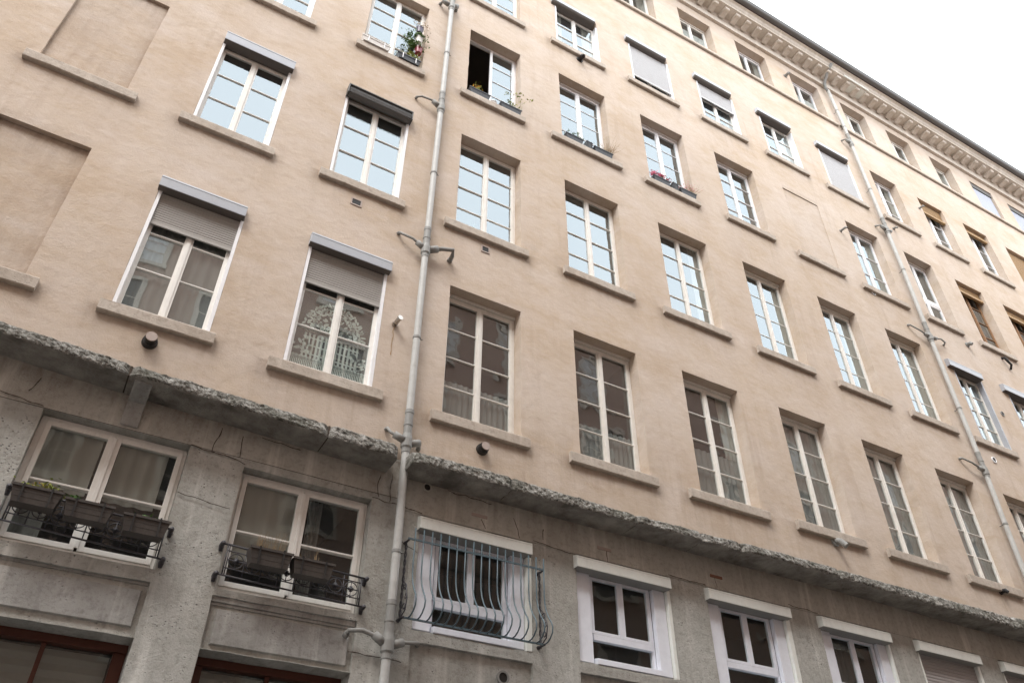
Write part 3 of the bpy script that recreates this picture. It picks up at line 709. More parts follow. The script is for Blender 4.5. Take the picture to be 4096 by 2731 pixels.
# ---- windows of the stone storey
def big_window(x0, x1, z0, z1, y, glx, barz):
    m = MB(); g = MB(); (a, b), (c, d) = glx; zt, zb = z1 - .10, z0 + .125
    m.box(x0 + .002, a - .05, y, y + .06, z0 + .003, z1 - .002); m.box(d + .05, x1 - .002, y, y + .06, z0 + .003, z1 - .002)
    m.box(a - .05, d + .05, y + .001, y + .058, z0 + .003, z0 + .07); m.box(a - .05, d + .05, y + .001, y + .058, zt + .05, z1 - .002)
    for (p, q) in ((a, b), (c, d)):
        p0, q0 = p - .052, q + .052
        m.box(p0, p, y - .016, y + .05, zb - .05, zt + .052); m.box(q, q0, y - .016, y + .05, zb - .05, zt + .052)
        m.box(p, q, y - .014, y + .048, zb - .05, zb); m.box(p, q, y - .014, y + .048, zt, zt + .052)
        m.prism([(y - .012, barz - .008), (y - .012, barz + .012), (y + .03, barz + .02), (y + .03, barz - .02)], p, q)
        for (e, f) in ((zb, barz - .015), (barz + .015, zt)): g.quad((p, y + .02, e), (q, y + .02, e), (q, y + .0205, f), (p, y + .0205, f))
    m.box((b + c) / 2 - .02, (b + c) / 2 + .02, y - .028, y - .017, zb - .03, zt + .03)
    m.prism([(y - .05, z0 + .005), (y - .05, z0 + .02), (y - .001, z0 + .045), (y - .001, z0 + .005)], x0 + .03, x1 - .03)
    win = m.build('window', M['cream'], bld, bevel=.004); g.build('glass', M['lowglass'], win); return win
wa = big_window(-.805, .612, 3.06, 4.42, .13, ((-.695, -.165), (-.035, .522)), 3.74)
curtain(-.72, -.19, 3.70, 4.40, .20, M['sheer'], wa, .17, .014); curtain(-.03, .45, 3.70, 4.40, .20, M['sheer'], wa, .17, .014)
curtain(-.72, -.45, 3.06, 3.70, .28, M['greysheer'], wa, .17, .014)
wb = big_window(1.19, 2.665, 3.0, 4.33, .13, ((1.285, 1.855), (1.98, 2.572)), 3.665)
curtain(1.30, 1.88, 3.4, 4.32, .20, M['sheer'], wb, .2, .012); curtain(2.05, 2.2, 3.0, 4.3, .34, M['greysheer'], wb, .05, .02)
m = MB(); m.box(2.16, 2.40, .12, .128, 4.262, 4.28); m.build('trickle_vent', M['white'], wb)
def pvc_window(x0, x1, closed, low=True):
    z1, z0 = 4.10, 2.955
    wl = x1 - x0; m = MB(); g = MB()
    if not closed:
        ga, gd = x0 + .285, x0 + 1.19; y = .12; cen = (ga + gd) / 2
        m.box(x0 + .24, ga - .0, y, y + .06, z0 + .04, z1); m.box(gd + .0, x0 + 1.235, y, y + .06, z0 + .04, z1)
        m.box(x0 + .012, x0 + .238, .078, .118, z0 + .03, z1); m.box(x0 + 1.237, x0 + 1.43, .078, .118, z0 + .03, z1); m.box(ga, gd, y + .001, y + .058, 3.31, 3.36); m.box(ga, gd, y + .001, y + .058, z1 - .04, z1); m.box(ga, gd, y - .02, y + .05, 3.285, 3.36)
        leaf(m, g, ga - .02, cen - .001, 3.362, z1 - .01, y - .02, 1, .045, rail=.04); leaf(m, g, cen + .001, gd + .02, 3.362, z1 - .01, y - .02, 1, .045, rail=.04)
        g.quad((ga, y + .03, z0 + .05), (gd, y + .03, z0 + .05), (gd, y + .031, 3.285), (ga, y + .031, 3.285))
        m.box(ga, gd, y, y + .05, z0 + .04, z0 + .055)
        for k in range(4): m.box(ga + .05 + k * .265, ga + .058 + k * .265, y - .024, y - .02, 3.33, 3.338)
    else:
        m.box(x0 + .03, x1 - .03, .12, .16, z0 + .01, z1)
    win = m.build('window', M['lilac'], bld, bevel=.003)
    if not closed:
        g.build('glass', M['lowglass'], win)
        for (p, q) in ((x0 + .004, x0 + .235), (x0 + 1.24, x0 + 1.425)):
            m = MB(); m.box(p, q, .05, .075, z0 + .03, z1 + .05); m.build('side_board', M['lilac'], win, bevel=.003)
        m = MB(); m.prism([(-.012, 2.965), (-.012, 3.03), (.12, 3.055), (.12, 2.99), (.0, 2.96)], x0 + .255, x0 + 1.27); m.build('sill_cover', M['lilac'], win, bevel=.003)
        curtain(x0 + .75, x0 + 1.2, z0, z1, .55, M['greysheer'], win, .09, .02) if random.random() < .3 else None
        m = MB(); m.box(x0 + 1.432, x1 - .006, -.004, .06, z0 + .004, 4.09); m.build('guide_rail', M['ivory'], win, bevel=.003)
    else:
        slats(x0 + .03, x1 - .075, z0 + .06, 4.10, .06, M['slatpink'], win, .05)
        for (p, q) in ((x0 + .002, x0 + .028), (x1 - .072, x1 - .006)):
            m = MB(); m.box(p, q, -.004, .08, z0 + .004, 4.09); m.build('guide_rail', M['ivory'], win)
    m = MB(); bx0, bx1 = x0 - .035, x1 - .045
    m.prism([(-.10, 4.085), (-.10, 4.215), (-.085, 4.235), (.0, 4.262), (.14, 4.262), (.14, 4.085)], bx0, bx1); m.box(bx0 - .002, bx1 + .002, -.104, -.095, 4.205, 4.209)
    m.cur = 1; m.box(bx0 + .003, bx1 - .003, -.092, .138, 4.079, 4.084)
    m.build('shutter_box', [M['ivory'], M['boxshade']], win, bevel=.003)
    return win
for i, (a, b) in enumerate(bays):
    if i >= 3: pvc_window(a, b, i >= 7)
# shopfronts at the foot
for i, (a, b) in enumerate(bays):
    m = MB(); g = MB(); zt = 2.42 if i <= 2 else 2.0; y = .28
    m.box(a + .003, b - .003, y - .03, y + .08, zt - .075, zt - .002); m.box(a + .003, a + .11, y, y + .08, -1.13, zt - .076); m.box(b - .11, b - .003, y, y + .08, -1.13, zt - .076)
    c = a + .73 if i == 1 else (a + b) / 2
    m.box(c - .02, c + .02, y + .004, y + .07, -1.13, zt - .076); m.box(a + .11, b - .11, y + .002, y + .07, -1.13, -.4)
    g.quad((a + .1, y + .04, -.4), (b - .1, y + .04, -.4), (b - .1, y + .04, zt - .07), (a + .1, y + .04, zt - .07))
    wn = m.build('shop_window', M['redwood'], bld, bevel=.004); g.build('glass', M['lowglass'], wn)
    mm = MB()
    for k in range(10): mm.prism([(y + .16, zt - .2 - k * .12), (y + .14, zt - .14 - k * .12), (y + .16, zt - .08 - k * .12), (y + .17, zt - .14 - k * .12)], a + .12, b - .12)
    mm.build('pleated_blind', M['sheer'], wn)

# ---- railings of the two wide windows, grille of the third
def railing(x0, x1, zt0, zt1, zb0, zb1, y=-.08):
    m = MB(); zt = lambda x: lerp(zt0, zt1, (x - x0) / (x1 - x0)); zb = lambda x: lerp(zb0, zb1, (x - x0) / (x1 - x0))
    def bar(f, r, a=x0, b=x1): m.tube([(a, y, f(a)), (b, y, f(b))], r, 6)
    bar(zt, .011); bar(zb, .009)
    up = lambda x: lerp(zb(x), zt(x), .80); lo = lambda x: lerp(zb(x), zt(x), .24); mid = lambda x: (up(x) + lo(x)) / 2
    i0, i1 = x0 + .075, x1 - .075
    for f in (up, lo, mid): bar(f, .006, i0, i1)
    n = 8; p = (i1 - i0) / n
    for k in (0, 1): 
        xx = (i0 - .02, i1 + .02)[k]; m.tube([(xx, y, zb(xx)), (xx, y, zt(xx))], .008, 6)
    for k in range(n + 1):
        x = i0 + k * p; m.tube([(x, y, zb(x)), (x, y, zt(x))], .006, 6)
        for f in (up, lo):
            c = f(x); q = .016; m.v += [(x - q, y - .006, c), (x, y - .006, c - q), (x + q, y - .006, c), (x, y - .006, c + q), (x, y - .016, c)]; j = len(m.v) - 5
            for a_, b_ in ((0, 1), (1, 2), (2, 3), (3, 0)): m.f.append((j + a_, j + b_, j + 4)); m.mi.append(0)
    for k in range(n):
        cx = i0 + (k + .5) * p; cz = mid(cx); r = p * .42
        m.tube([(cx + r * math.cos(t), y, cz + r * math.sin(t)) for t in [6.2832 * j / 18 for j in range(19)]], .0055, 5, False)
        m.tube([(cx, y, cz - r * 1.25), (cx, y, cz + r * 1.25)], .0045, 5); m.tube([(cx, y - .008, cz - r * 1.3), (cx, y - .008, cz - r * 1.12)], .009, 6)
        for j in range(8):
            t = 6.2832 * (j + .5) / 8; m.tube([(cx, y, cz), (cx + r * .42 * math.cos(t), y, cz + r * .42 * math.sin(t))], [.004, .008], 5)
        m.tube([(cx, y - .012, cz), (cx, y + .01, cz)], .02, 8)
    o = m.build('railing', M['iron'], bld, smooth=True)
    for x in (x0, x1):
        for f in (zt, zb):
            q = MB(); q.tube([(x, y - .02, f(x)), (x, y + .03, f(x) + .004), (x, 0.01, f(x) - .01)], [.022, .026, .020], 8); q.tube([(x, -.004, f(x) - .055), (x, -.012, f(x)), (x, -.004, f(x) + .03)], [.018, .026, .018], 8)
            q.build('rail_knob', M['iron'], o, smooth=True)
    return o
railing(-.80, .655, 3.52, 3.445, 3.205, 3.135)
railing(1.16, 2.69, 3.418, 3.361, 3.105, 3.058)

m = MB(); y0 = -.15
m.box(3.09, 4.86, y0 - .008, y0 + .008, 3.885, 3.905); m.box(3.12, 4.87, -.135, -.115, 3.008, 3.026)
grille = m.build('window_grille', M['blueiron'], bld)
tag(grille, 'blue-grey bellied ironwork grille of seventeen bowed bars')
for k in range(17):
    x = 3.175 + k * .1057
    pts = [(x, y0, 4.035), (x, y0, 3.6), (x, y0 - .01, 3.48), (x, y0 - .04, 3.38), (x, y0 - .09, 3.29), (x, y0 - .145, 3.22), (x, y0 - .17, 3.16), (x, y0 - .16, 3.10), (x, y0 - .11, 3.05), (x, y0 - .05, 3.022), (x, -.125, 3.017)]
    q = MB(); q.tube(pts, .0085, 6); q.build('bar', M['blueiron'], grille, smooth=True)
for x in (3.115, 4.865):
    q = MB(); n = 40
    for s_ in (0, math.pi): q.tube([(x + .009 * math.cos(.75 * i + s_), -.05 + .009 * math.sin(.75 * i + s_), lerp(3.0, 3.90, i / n)) for i in range(n + 1)], .008, 5)
    def scroll(cy, cz, r0, turns, sgn): q.tube([(x, cy + r0 * (1 - t / (turns * 6.9)) * math.cos(t * sgn), cz + r0 * (1 - t / (turns * 6.9)) * math.sin(t * sgn)) for t in [j * .35 for j in range(int(turns * 6.283 / .35))]], .006, 5)
    scroll(-.13, 3.34, .05, 1.2, 1); scroll(-.17, 3.24, .04, 1.2, -1); scroll(-.14, 3.12, .05, 1.1, 1)
    q.tube([(x, -.06, 3.45), (x, -.16, 3.33), (x, -.21, 3.2), (x, -.18, 3.08), (x, -.07, 3.03)], .007, 5)
    for z in (3.895, 3.016): q.tube([(x, y0, z), (x, -.06, z), (x, 0.01, z)], [.012, .014, .026], 6)
    q.build('side_scroll', M['iron'], grille, smooth=True)

# ---- downpipes
def pipe(x, ztop, zbot, joints, collars, branches, xs=None, y=-.12):
    X = (lambda z: x) if xs is None else (lambda z: interp(xs, z))
    zz = sorted(set([ztop, zbot] + [lerp(zbot, ztop, i / 24) for i in range(25)]), reverse=True)
    m = MB(); m.tube([(X(z), y, z) for z in zz], .048, 16); dp = m.build('downpipe', M['pipe'], bld, smooth=True)
    for z in collars:
        m = MB(); m.tube([(X(z), y, z - .016), (X(z), y, z + .016)], .056, 16); m.tube([(X(z), y, z), (X(z), 0.01, z)], .01, 6); m.tube([(X(z) + .05, y, z), (X(z) + .085, y, z)], .008, 6); m.build('pipe_clip', M['pipedark'], dp, smooth=False)
    for z in joints:
        m = MB()
        m.tube([(X(z), y, z + .45), (X(z), y, z + .40), (X(z), y, z + .395), (X(z), y, z + .08)], [.057, .057, .052, .052], 16); m.tube([(X(z), y, z + .10), (X(z), y, z + .03), (X(z), y, z - .08), (X(z), y, z - .10)], [.058, .070, .070, .058], 16); m.tube([(X(z), y, z + .22), (X(z), y, z + .25)], .058, 16); m.tube([(X(z), y, z - .06), (X(z), y, z - .16)], [.058, .053], 16)
        m.build('pipe_fitting', M['pipedark'], dp, smooth=False)
    for pts, r in branches:
        m = MB(); P = [Vector(p) for p in pts]; m.tube(P, r, 10)
        d = (P[-2] - P[-1]).normalized(); m.tube([P[-1] + d * .03, P[-1] + d * .17], max(r + .022, .046), 12); m.tube([P[0], P[0] + (P[1] - P[0]).normalized() * .05], r + .008, 10)
        m.build('branch_pipe', M['pipedark'] if r < .024 or True else M['pipe'], dp, smooth=True)
    return dp
yb = -.12
pipe(2.97, 22.3, -1.6, [15.38, 11.93, 8.42, 5.13, 2.72], [18.5, 17, 13.65, 10.16, 6.75, 3.72, 2.58, .5],
     [([(2.54, 0, 12.05), (2.545, -.05, 12.045), (2.62, -.09, 12.06), (2.80, yb, 12.04), (2.96, yb, 11.93)], .018),
      ([(2.55, 0, 8.66), (2.56, -.06, 8.63), (2.75, yb, 8.55), (2.96, yb, 8.42)], .020),
      ([(3.40, 0, 8.50), (3.40, -.10, 8.52), (3.39, yb - .03, 8.60), (3.2, yb - .02, 8.54), (2.99, yb, 8.43)], .034),
      ([(2.73, 0, 5.30), (2.73, -.06, 5.28), (2.75, yb, 5.20), (2.95, yb - .02, 5.12)], .020),
      ([(3.17, 0, 5.14), (3.15, -.08, 5.14), (3.08, yb, 5.14), (2.98, yb, 5.10)], .022),
      ([(2.56, 0, 2.76), (2.57, -.08, 2.80), (2.70, yb, 2.81), (2.86, yb, 2.77), (2.97, yb, 2.70)], .024),
      ([(3.36, 0, 2.80), (3.33, -.09, 2.79), (3.15, yb, 2.76), (2.99, yb, 2.70)], .020),
      ([(2.78, 0, 15.45), (2.80, yb, 15.43), (2.95, yb, 15.38)], .026), ([(3.13, 0, 15.52), (3.12, yb, 15.50), (2.99, yb, 15.38)], .028)],
     [(2.3, 2.982), (3.7, 2.982), (5.1, 2.967), (8, 2.96), (10, 2.968), (12, 2.98), (15.6, 2.995)])
pipe(15.8, 21.95, -1.6, [19.3, 15.62, 11.93, 8.33], [20.9, 20.1, 17.25, 14.15, 9.9, 7.13, 5.0],
     [([(15.20, 0, 12.16), (15.22, -.06, 12.14), (15.45, yb, 12.02), (15.75, yb, 11.93)], .020),
      ([(16.42, 0, 12.03), (16.42, -.07, 12.08), (16.2, yb, 12.06), (15.83, yb, 11.94)], .020),
      ([(15.14, 0, 8.52), (15.15, -.06, 8.52), (15.35, yb, 8.44), (15.70, yb, 8.33)], .021),
      ([(15.55, 0, 15.74), (15.6, yb, 15.70), (15.78, yb, 15.6)], .022), ([(16.05, 0, 15.70), (16.02, yb, 15.68), (15.84, yb, 15.6)], .022), ([(15.6, 0, 19.42), (15.65, yb, 19.4), (15.82, yb, 19.3)], .022)],
     [(6.1, 15.605), (7.1, 15.63), (8.3, 15.70), (12, 15.74), (14, 15.80), (20, 15.85), (22, 15.79)])
m = MB(); m.tube([(15.79, -.12, 21.9), (15.76, -.10, 22.1), (15.74, -.13, 22.3), (15.72, -.4, 22.62), (15.72, -.6, 22.75)], .046, 12); m.build('gutter_outlet', M['pipedark'], bld, smooth=True)

# ---- vents
def round_vent(x, z, r, L, mat='buff', drop=.5):
    m = MB(); m.tube([(x, .02, z), (x, -.03, z), (x, -.045, z), (x, -.07, z)], [r * 1.35, r * 1.35, r * 1.2, r * 1.2], 24); m.tube([(x, -.05, z), (x, -L, z)], r, 24)
    v = m.build('vent_pipe', M['black'], bld); q = MB(); q.tube([(x, -L + .01, z), (x, -L - .012, z)], r * .96, 24); q.build('vent_cap', M[mat], v)
round_vent(-.114, 5.52, .062, .13); round_vent(4.05, 5.40, .06, .12)
m = MB(); m.tube([(2.67, .02, 6.95), (2.675, -.05, 6.955), (2.69, -.16, 6.965)], .032, 16); m.tube([(2.67, .0, 6.95), (2.673, -.03, 6.95)], .042, 16); m.tube([(2.685, -.13, 6.962), (2.69, -.165, 6.965)], .037, 16); m.build('exhaust_pipe', M['steel'], bld, smooth=False)
crack([(2.675, 6.90), (2.66, 6.68), (2.665, 6.42)], .008, -.009, 'ochre', 'rust_streak')
def hole(x, z, w_, h_, rim='pipedark', name='vent_hole', rnd=False):
    m = MB(); q = MB()
    if rnd:
        P = [(x + w_ * math.cos(6.2832 * i / 20), z + w_ * math.sin(6.2832 * i / 20)) for i in range(20)]
        Q = [(x + w_ * .72 * math.cos(6.2832 * i / 20), z + w_ * .72 * math.sin(6.2832 * i / 20)) for i in range(20)]
        for i in range(20):
            j = (i + 1) % 20; m.quad((P[i][0], -.02, P[i][1]), (P[j][0], -.02, P[j][1]), (Q[j][0], -.02, Q[j][1]), (Q[i][0], -.02, Q[i][1])); m.quad((P[i][0], .01, P[i][1]), (P[j][0], .01, P[j][1]), (P[j][0], -.02, P[j][1]), (P[i][0], -.02, P[i][1]))
            m.quad((Q[i][0], -.02, Q[i][1]), (Q[j][0], -.02, Q[j][1]), (Q[j][0], -.008, Q[j][1]), (Q[i][0], -.008, Q[i][1]))
        q.quad(*[(p[0], -.009, p[1]) for p in Q])
    else:
        m.box(x - w_, x + w_, -.015, .01, z + h_ - .02, z + h_); m.box(x - w_, x + w_, -.015, .01, z - h_, z - h_ + .02); m.box(x - w_, x - w_ + .02, -.0148, .01, z - h_ + .02, z + h_ - .02); m.box(x + w_ - .02, x + w_, -.0148, .01, z - h_ + .02, z + h_ - .02)
        q.box(x - w_ + .02, x + w_ - .02, -.009, .009, z - h_ + .02, z + h_ - .02)
    v = m.build(name, M[rim], bld); q.build('opening', M['black'], v)
hole(1.854, 8.95, .085, .07, 'buff', 'vent_block'); hole(4.0, 9.05, .075, .07, 'buff', 'vent_block')
hole(3.33, 4.66, .058, 0, 'band_stone', 'drain_hole', True); hole(14.30, 12.77, .065, 0, 'white', 'vent_ring', True); hole(16.48, 8.89, .075, 0, 'white', 'vent_ring', True); hole(17.73, 10.5, .065, 0, 'pipedark', 'vent_ring', True)
hole(4.40, 2.62, .075, 0, 'pipedark', 'vent_grille', True)
m = MB(); m.tube([(10.53, .0, 5.63), (10.53, -.03, 5.63)], .085, 18); m.tube([(10.53, -.03, 5.63), (10.54, -.10, 5.60), (10.58, -.17, 5.50)], .05, 14); m.build('vent_pipe', M['pipedark'], bld)
for (x, z, r_, L) in ((14.76, 5.63, .04, .10), (6.2, 16.18, .055, .12), (13.96, 21.5, .045, .13), (13.89, 14.68, .03, .16), (17.55, 12.5, .05, .09), (16.42, 16.1, .03, .08), (18.35, 18.0, .03, .12)):
    m = MB(); m.tube([(x, .02, z), (x, -.02, z)], r_ * 1.5, 12); m.tube([(x, -.02, z), (x, -L, z - .01), (x + .01, -L - .03, z - .05)], [r_, r_, r_ * .8], 12); m.build('vent_stub', M['black'] if (x < 7 or 14.7 < x < 15) else M['pipedark'], bld)
m = MB(); m.tube([(18.98, 0, 12.62), (18.99, -.07, 12.60), (19.03, -.09, 12.50)], .035, 10); m.tube([(19.03, -.08, 12.52), (19.10, -.10, 12.40), (19.13, -.02, 12.30)], .030, 10); m.build('flue_elbow', M['black'], bld)

# ------------------------------------------------------------------ plants and things on the sills
def G(x, y, z): return (x, y, z + EYE)
def leaves(m, n, cx, cy, cz, rx, ry, rz, s, rng, up=.3):
    for _ in range(n):
        a = Vector((rng.gauss(0, .5), rng.gauss(0, .5), rng.gauss(0, .5)))
        c = Vector((cx + a.x * rx, cy + a.y * ry, cz + abs(a.z) * rz * (1 if up > 0 else -1)))
        d = Vector((rng.uniform(-1, 1), rng.uniform(-1, 1), rng.uniform(-.4, 1))).normalized(); e = d.cross(Vector((rng.uniform(-1, 1), rng.uniform(-1, 1), rng.uniform(-1, 1)))).normalized()
        q = s * rng.uniform(.6, 1.3); p0 = c - d * q; p1 = c + e * q * .45; p2 = c + d * q; p3 = c - e * q * .45
        m.quad(p0, p1, p2, p3)
def stems(m, n, x0, x1, y, z, h, rng, lean=.3, r=.0035, kinks=3):
    tips = []
    for _ in range(n):
        x = rng.uniform(x0, x1); p = Vector((x, y + rng.uniform(-.03, .03), z)); P = [p]; d = Vector((rng.uniform(-lean, lean), rng.uniform(-lean, lean), 1))
        hh = h * rng.uniform(.5, 1.1)
        for k in range(kinks):
            d = d + Vector((rng.uniform(-.3, .3), rng.uniform(-.2, .2), 0)) * lean * 1.5; p = p + d.normalized() * hh / kinks; P.append(p)
        m.tube(P, [r * (1 - .2 * k) for k in range(len(P))], 4, False); tips.append(P[-1])
    return tips
def planter(name, label, cat, x, y, z, L, W, H, mat, group, taper=.85, clips=None, foliage=None, rim=True):
    """box planter, origin at the centre of its base"""
    t = empty(name, G(x, y, z)); tag(t, label, cat, group); m = MB()
    a, b = L / 2, W / 2; a2, b2 = a * (taper if taper > .9 else taper + .02), b * taper; th = .008
    o = [(-a2, -b2, 0), (a2, -b2, 0), (a2, b2, 0), (-a2, b2, 0)]; u = [(-a, -b, H), (a, -b, H), (a, b, H), (-a, b, H)]
    i = [(-a + th, -b + th, H), (a - th, -b + th, H), (a - th, b - th, H), (-a + th, b - th, H)]; k_ = [(-a + th, -b + th, H - .03), (a - th, -b + th, H - .03), (a - th, b - th, H - .03), (-a + th, b - th, H - .03)]
    m.quad(*reversed(o))
    for q in range(4):
        r_ = (q + 1) % 4; m.quad(o[q], o[r_], u[r_], u[q]); m.quad(u[q], u[r_], i[r_], i[q]); m.quad(i[q], i[r_], k_[r_], k_[q])
    m.quad(*k_)
    if rim: 
        m.box(-a - .006, a + .006, -b - .008, -b + .002, H - .022, H + .002)
        for hh in (.33, .62): m.box(-a * lerp(taper, 1, hh) , a * lerp(taper, 1, hh), -b * lerp(taper, 1, hh) - .002, -b * lerp(taper, 1, hh) + .004, H * hh - .002, H * hh + .002)
    m.build('planter_box', M[mat], t)
    if clips:
        for cx in (-L * .28, L * .28):
            q = MB(); q.box(cx - .008, cx + .008, -b - .014, -b - .009, -.01, H + .006); q.box(cx - .008, cx + .008, -b - .014, b + .02, H + .007, H + .012); q.build('bracket', M[clips], t)
    rng = random.Random(sum(ord(c) for c in label))
    for nm, mat2, fn in (foliage or []):
        q = MB(); fn(q, rng, H); q.build(nm, M[mat2], t)
    return t
gA = 'brown planters hooked on the left railing'; gB = 'brown planters hooked on the second railing'
planter('planter', 'brown planter of yellow-green leaves at the left end of the leftmost railing', 'planter', -.555, -.20, 3.315, .42, .17, .165, 'planter', gA, .82, 'black',
        [('foliage', 'yleaf', lambda m, r, H: (leaves(m, 130, .06, 0, H, .13, .07, .09, .022, r), leaves(m, 40, -.08, 0, H, .10, .06, .06, .02, r))), ('flowers', 'orange', lambda m, r, H: leaves(m, 18, .0, 0, H + .03, .14, .06, .07, .011, r))])
planter('planter', 'brown planter with trailing leaves in the middle of the leftmost railing', 'planter', -.105, -.20, 3.285, .42, .17, .165, 'planter', gA, .82, 'black',
        [('foliage', 'leaf', lambda m, r, H: (leaves(m, 60, -.14, -.03, H, .07, .07, .04, .024, r), leaves(m, 30, .10, 0, H, .10, .05, .02, .016, r))), ('flowers', 'red', lambda m, r, H: leaves(m, 7, .02, -.05, H, .12, .04, .02, .010, r))])
planter('planter', 'brown planter with a small green tuft at the right end of the leftmost railing', 'planter', .405, -.20, 3.26, .42, .17, .165, 'planter', gA, .82, 'black',
        [('foliage', 'leaf', lambda m, r, H: leaves(m, 80, -.02, 0, H, .12, .06, .045, .022, r))])
planter('planter', 'brown planter of dead reddish stems on the railing beside the left drainpipe window', 'planter', 1.61, -.20, 3.205, .43, .17, .165, 'planter', gB, .82, 'black',
        [('dead_stems', 'dry', lambda m, r, H: stems(m, 34, -.16, .12, 0, H - .02, .24, r, .35, .002))])
planter('planter', 'brown planter with a few bare twigs, second on the railing beside the drainpipe', 'planter', 2.05, -.20, 3.19, .43, .17, .165, 'planter', gB, .82, 'black',
        [('twigs', 'dry', lambda m, r, H: stems(m, 7, -.10, .08, 0, H - .02, .17, r, .6, .003))])
# third floor, left of the drainpipe
planter('planter', 'white planter with twiggy and dark-leaved plants on the top left sill', 'planter', 1.66, -.03, 12.90, .53, .15, .13, 'whiteplanter', None, .85, 'white',
        [('foliage', 'dleaf', lambda m, r, H: (leaves(m, 70, .10, 0, H, .10, .05, .09, .02, r))), ('twigs', 'dry', lambda m, r, H: stems(m, 16, -.22, .20, 0, H - .02, .20, r, .25, .0025))])
planter('planter', 'grey planter full of yellow-green foliage at the right of the top left sill', 'planter', 2.29, -.03, 12.90, .45, .15, .13, 'greyplanter', None, .82, 'white',
        [('foliage', 'yleaf', lambda m, r, H: (leaves(m, 200, .08, 0, H, .13, .07, .30, .026, r), leaves(m, 50, -.15, 0, H, .09, .06, .10, .02, r)))])
def pot(label, x, y, z, r, h, mat, fol, group=None, name='hanging_pot', cat='flower pot'):
    t = empty(name, G(x, y, z)); tag(t, label, cat, group); m = MB()
    m.tube([(0, 0, 0), (0, 0, h), ], [r * .75, r], 16, False); m.tube([(0, 0, h - .015), (0, 0, h + .004)], r * 1.06, 16, False); n = 16
    m.quad(*[(r * .74 * math.cos(-6.2832 * i / n), r * .74 * math.sin(-6.2832 * i / n), 0.001) for i in range(n)]); m.quad(*[(r * .95 * math.cos(6.2832 * i / n), r * .95 * math.sin(6.2832 * i / n), h - .012) for i in range(n)])
    m.build('pot', M[mat], t, smooth=False)
    if name == 'hanging_pot':
        q = MB(); q.tube([(r * .9, 0, h), (r * .9, .03, h + .22)], .003, 4); q.build('hanger', M['black'], t)
    rng = random.Random(len(label)); 
    for nm, mt, fn in fol: q = MB(); fn(q, rng, h); q.build(nm, M[mt], t)
    return t
pot('violet hanging pot with grey feathery stems, highest of the three at the top left window', 2.43, -.02, 14.04, .075, .15, 'violetpot', [('foliage', 'dry', lambda m, r, h: (stems(m, 18, -.05, .05, 0, h, .22, r, .7, .0025), leaves(m, 110, 0, 0, h + .05, .18, .07, .2, .018, r)))], 'hanging pots at the top left window')
pot('cream hanging pot under bright green leaves, middle one at the top left window', 2.44, -.02, 13.70, .08, .15, 'whiteplanter', [('foliage', 'leaf', lambda m, r, h: (leaves(m, 170, -.01, -.03, h - .02, .12, .08, .13, .03, r), leaves(m, 100, -.18, 0, h - .05, .09, .06, .18, .024, r)))], 'hanging pots at the top left window')
pot('red hanging pot beside green foliage, lowest of the three at the top left window', 2.46, -.02, 13.37, .08, .15, 'redpot', [('foliage', 'leaf', lambda m, r, h: (leaves(m, 230, -.10, -.03, h - .04, .17, .09, .16, .03, r), leaves(m, 100, -.24, 0, h + .05, .09, .05, .25, .02, r)))], 'hanging pots at the top left window')
# third floor, right of the drainpipe
planter('planter', 'charcoal planter with orange flowers below the open dark window', 'planter', 3.75, .0, 12.955, .44, .13, .14, 'greyplanter', 'planters below the open window', .85, None,
        [('foliage', 'yleaf', lambda m, r, H: leaves(m, 130, -.03, 0, H, .10, .06, .22, .024, r)), ('flowers', 'orange', lambda m, r, H: leaves(m, 24, -.04, -.02, H + .09, .08, .05, .12, .02, r))])
planter('planter', 'charcoal planter with tall thin yellowish shoots, right half of the open window', 'planter', 4.42, .0, 12.955, .46, .13, .14, 'greyplanter', 'planters below the open window', .85, None,
        [('foliage', 'yleaf', lambda m, r, H: [leaves(m, 14, p.x, p.y, p.z - .06, .06, .04, .10, .024, r) for p in stems(m, 10, .0, .25, 0, H, .50, r, .35, .003)]), ('sprigs', 'leaf', lambda m, r, H: stems(m, 12, -.2, .2, 0, H - .02, .10, r, .3, .002))])
pot('white bowl standing between the two charcoal planters of the open window', 4.07, .02, 12.955, .07, .08, 'whiteplanter', [], name='bowl', cat='bowl')
def fern(n, x, s=.2): return lambda m, r, H: stems(m, n, x - .06, x + .05, 0, H - .02, s, r, .8, .0035, 4)
planter('planter', 'charcoal planter of thin sprigs, left one at the window two right of the drainpipe', 'planter', 5.87, .0, 12.985, .41, .13, .145, 'greyplanter', 'planters on the middle sill', .85, None,
        [('foliage', 'leaf', lambda m, r, H: [leaves(m, 9, p.x, p.y, p.z - .04, .04, .03, .05, .02, r) for p in stems(m, 18, -.18, .18, 0, H - .02, .16, r, .4, .003)])])
planter('pot', 'small square charcoal pot between two planters, window with the dry tuft', 'flower pot', 6.22, .0, 12.985, .15, .13, .18, 'greyplanter', 'planters on the middle sill', .9, 'black', [('sprigs', 'leaf', lambda m, r, H: stems(m, 8, -.06, .06, 0, H - .02, .12, r, .3, .002))])
planter('planter', 'charcoal planter holding a large dry straw-coloured tuft at its right end', 'planter', 6.565, .0, 12.985, .45, .13, .145, 'greyplanter', 'planters on the middle sill', .85, None,
        [('dry_tuft', 'dry', fern(110, .15, .40)), ('sprigs', 'leaf', lambda m, r, H: stems(m, 9, -.2, .1, 0, H - .02, .16, r, .3, .002))])
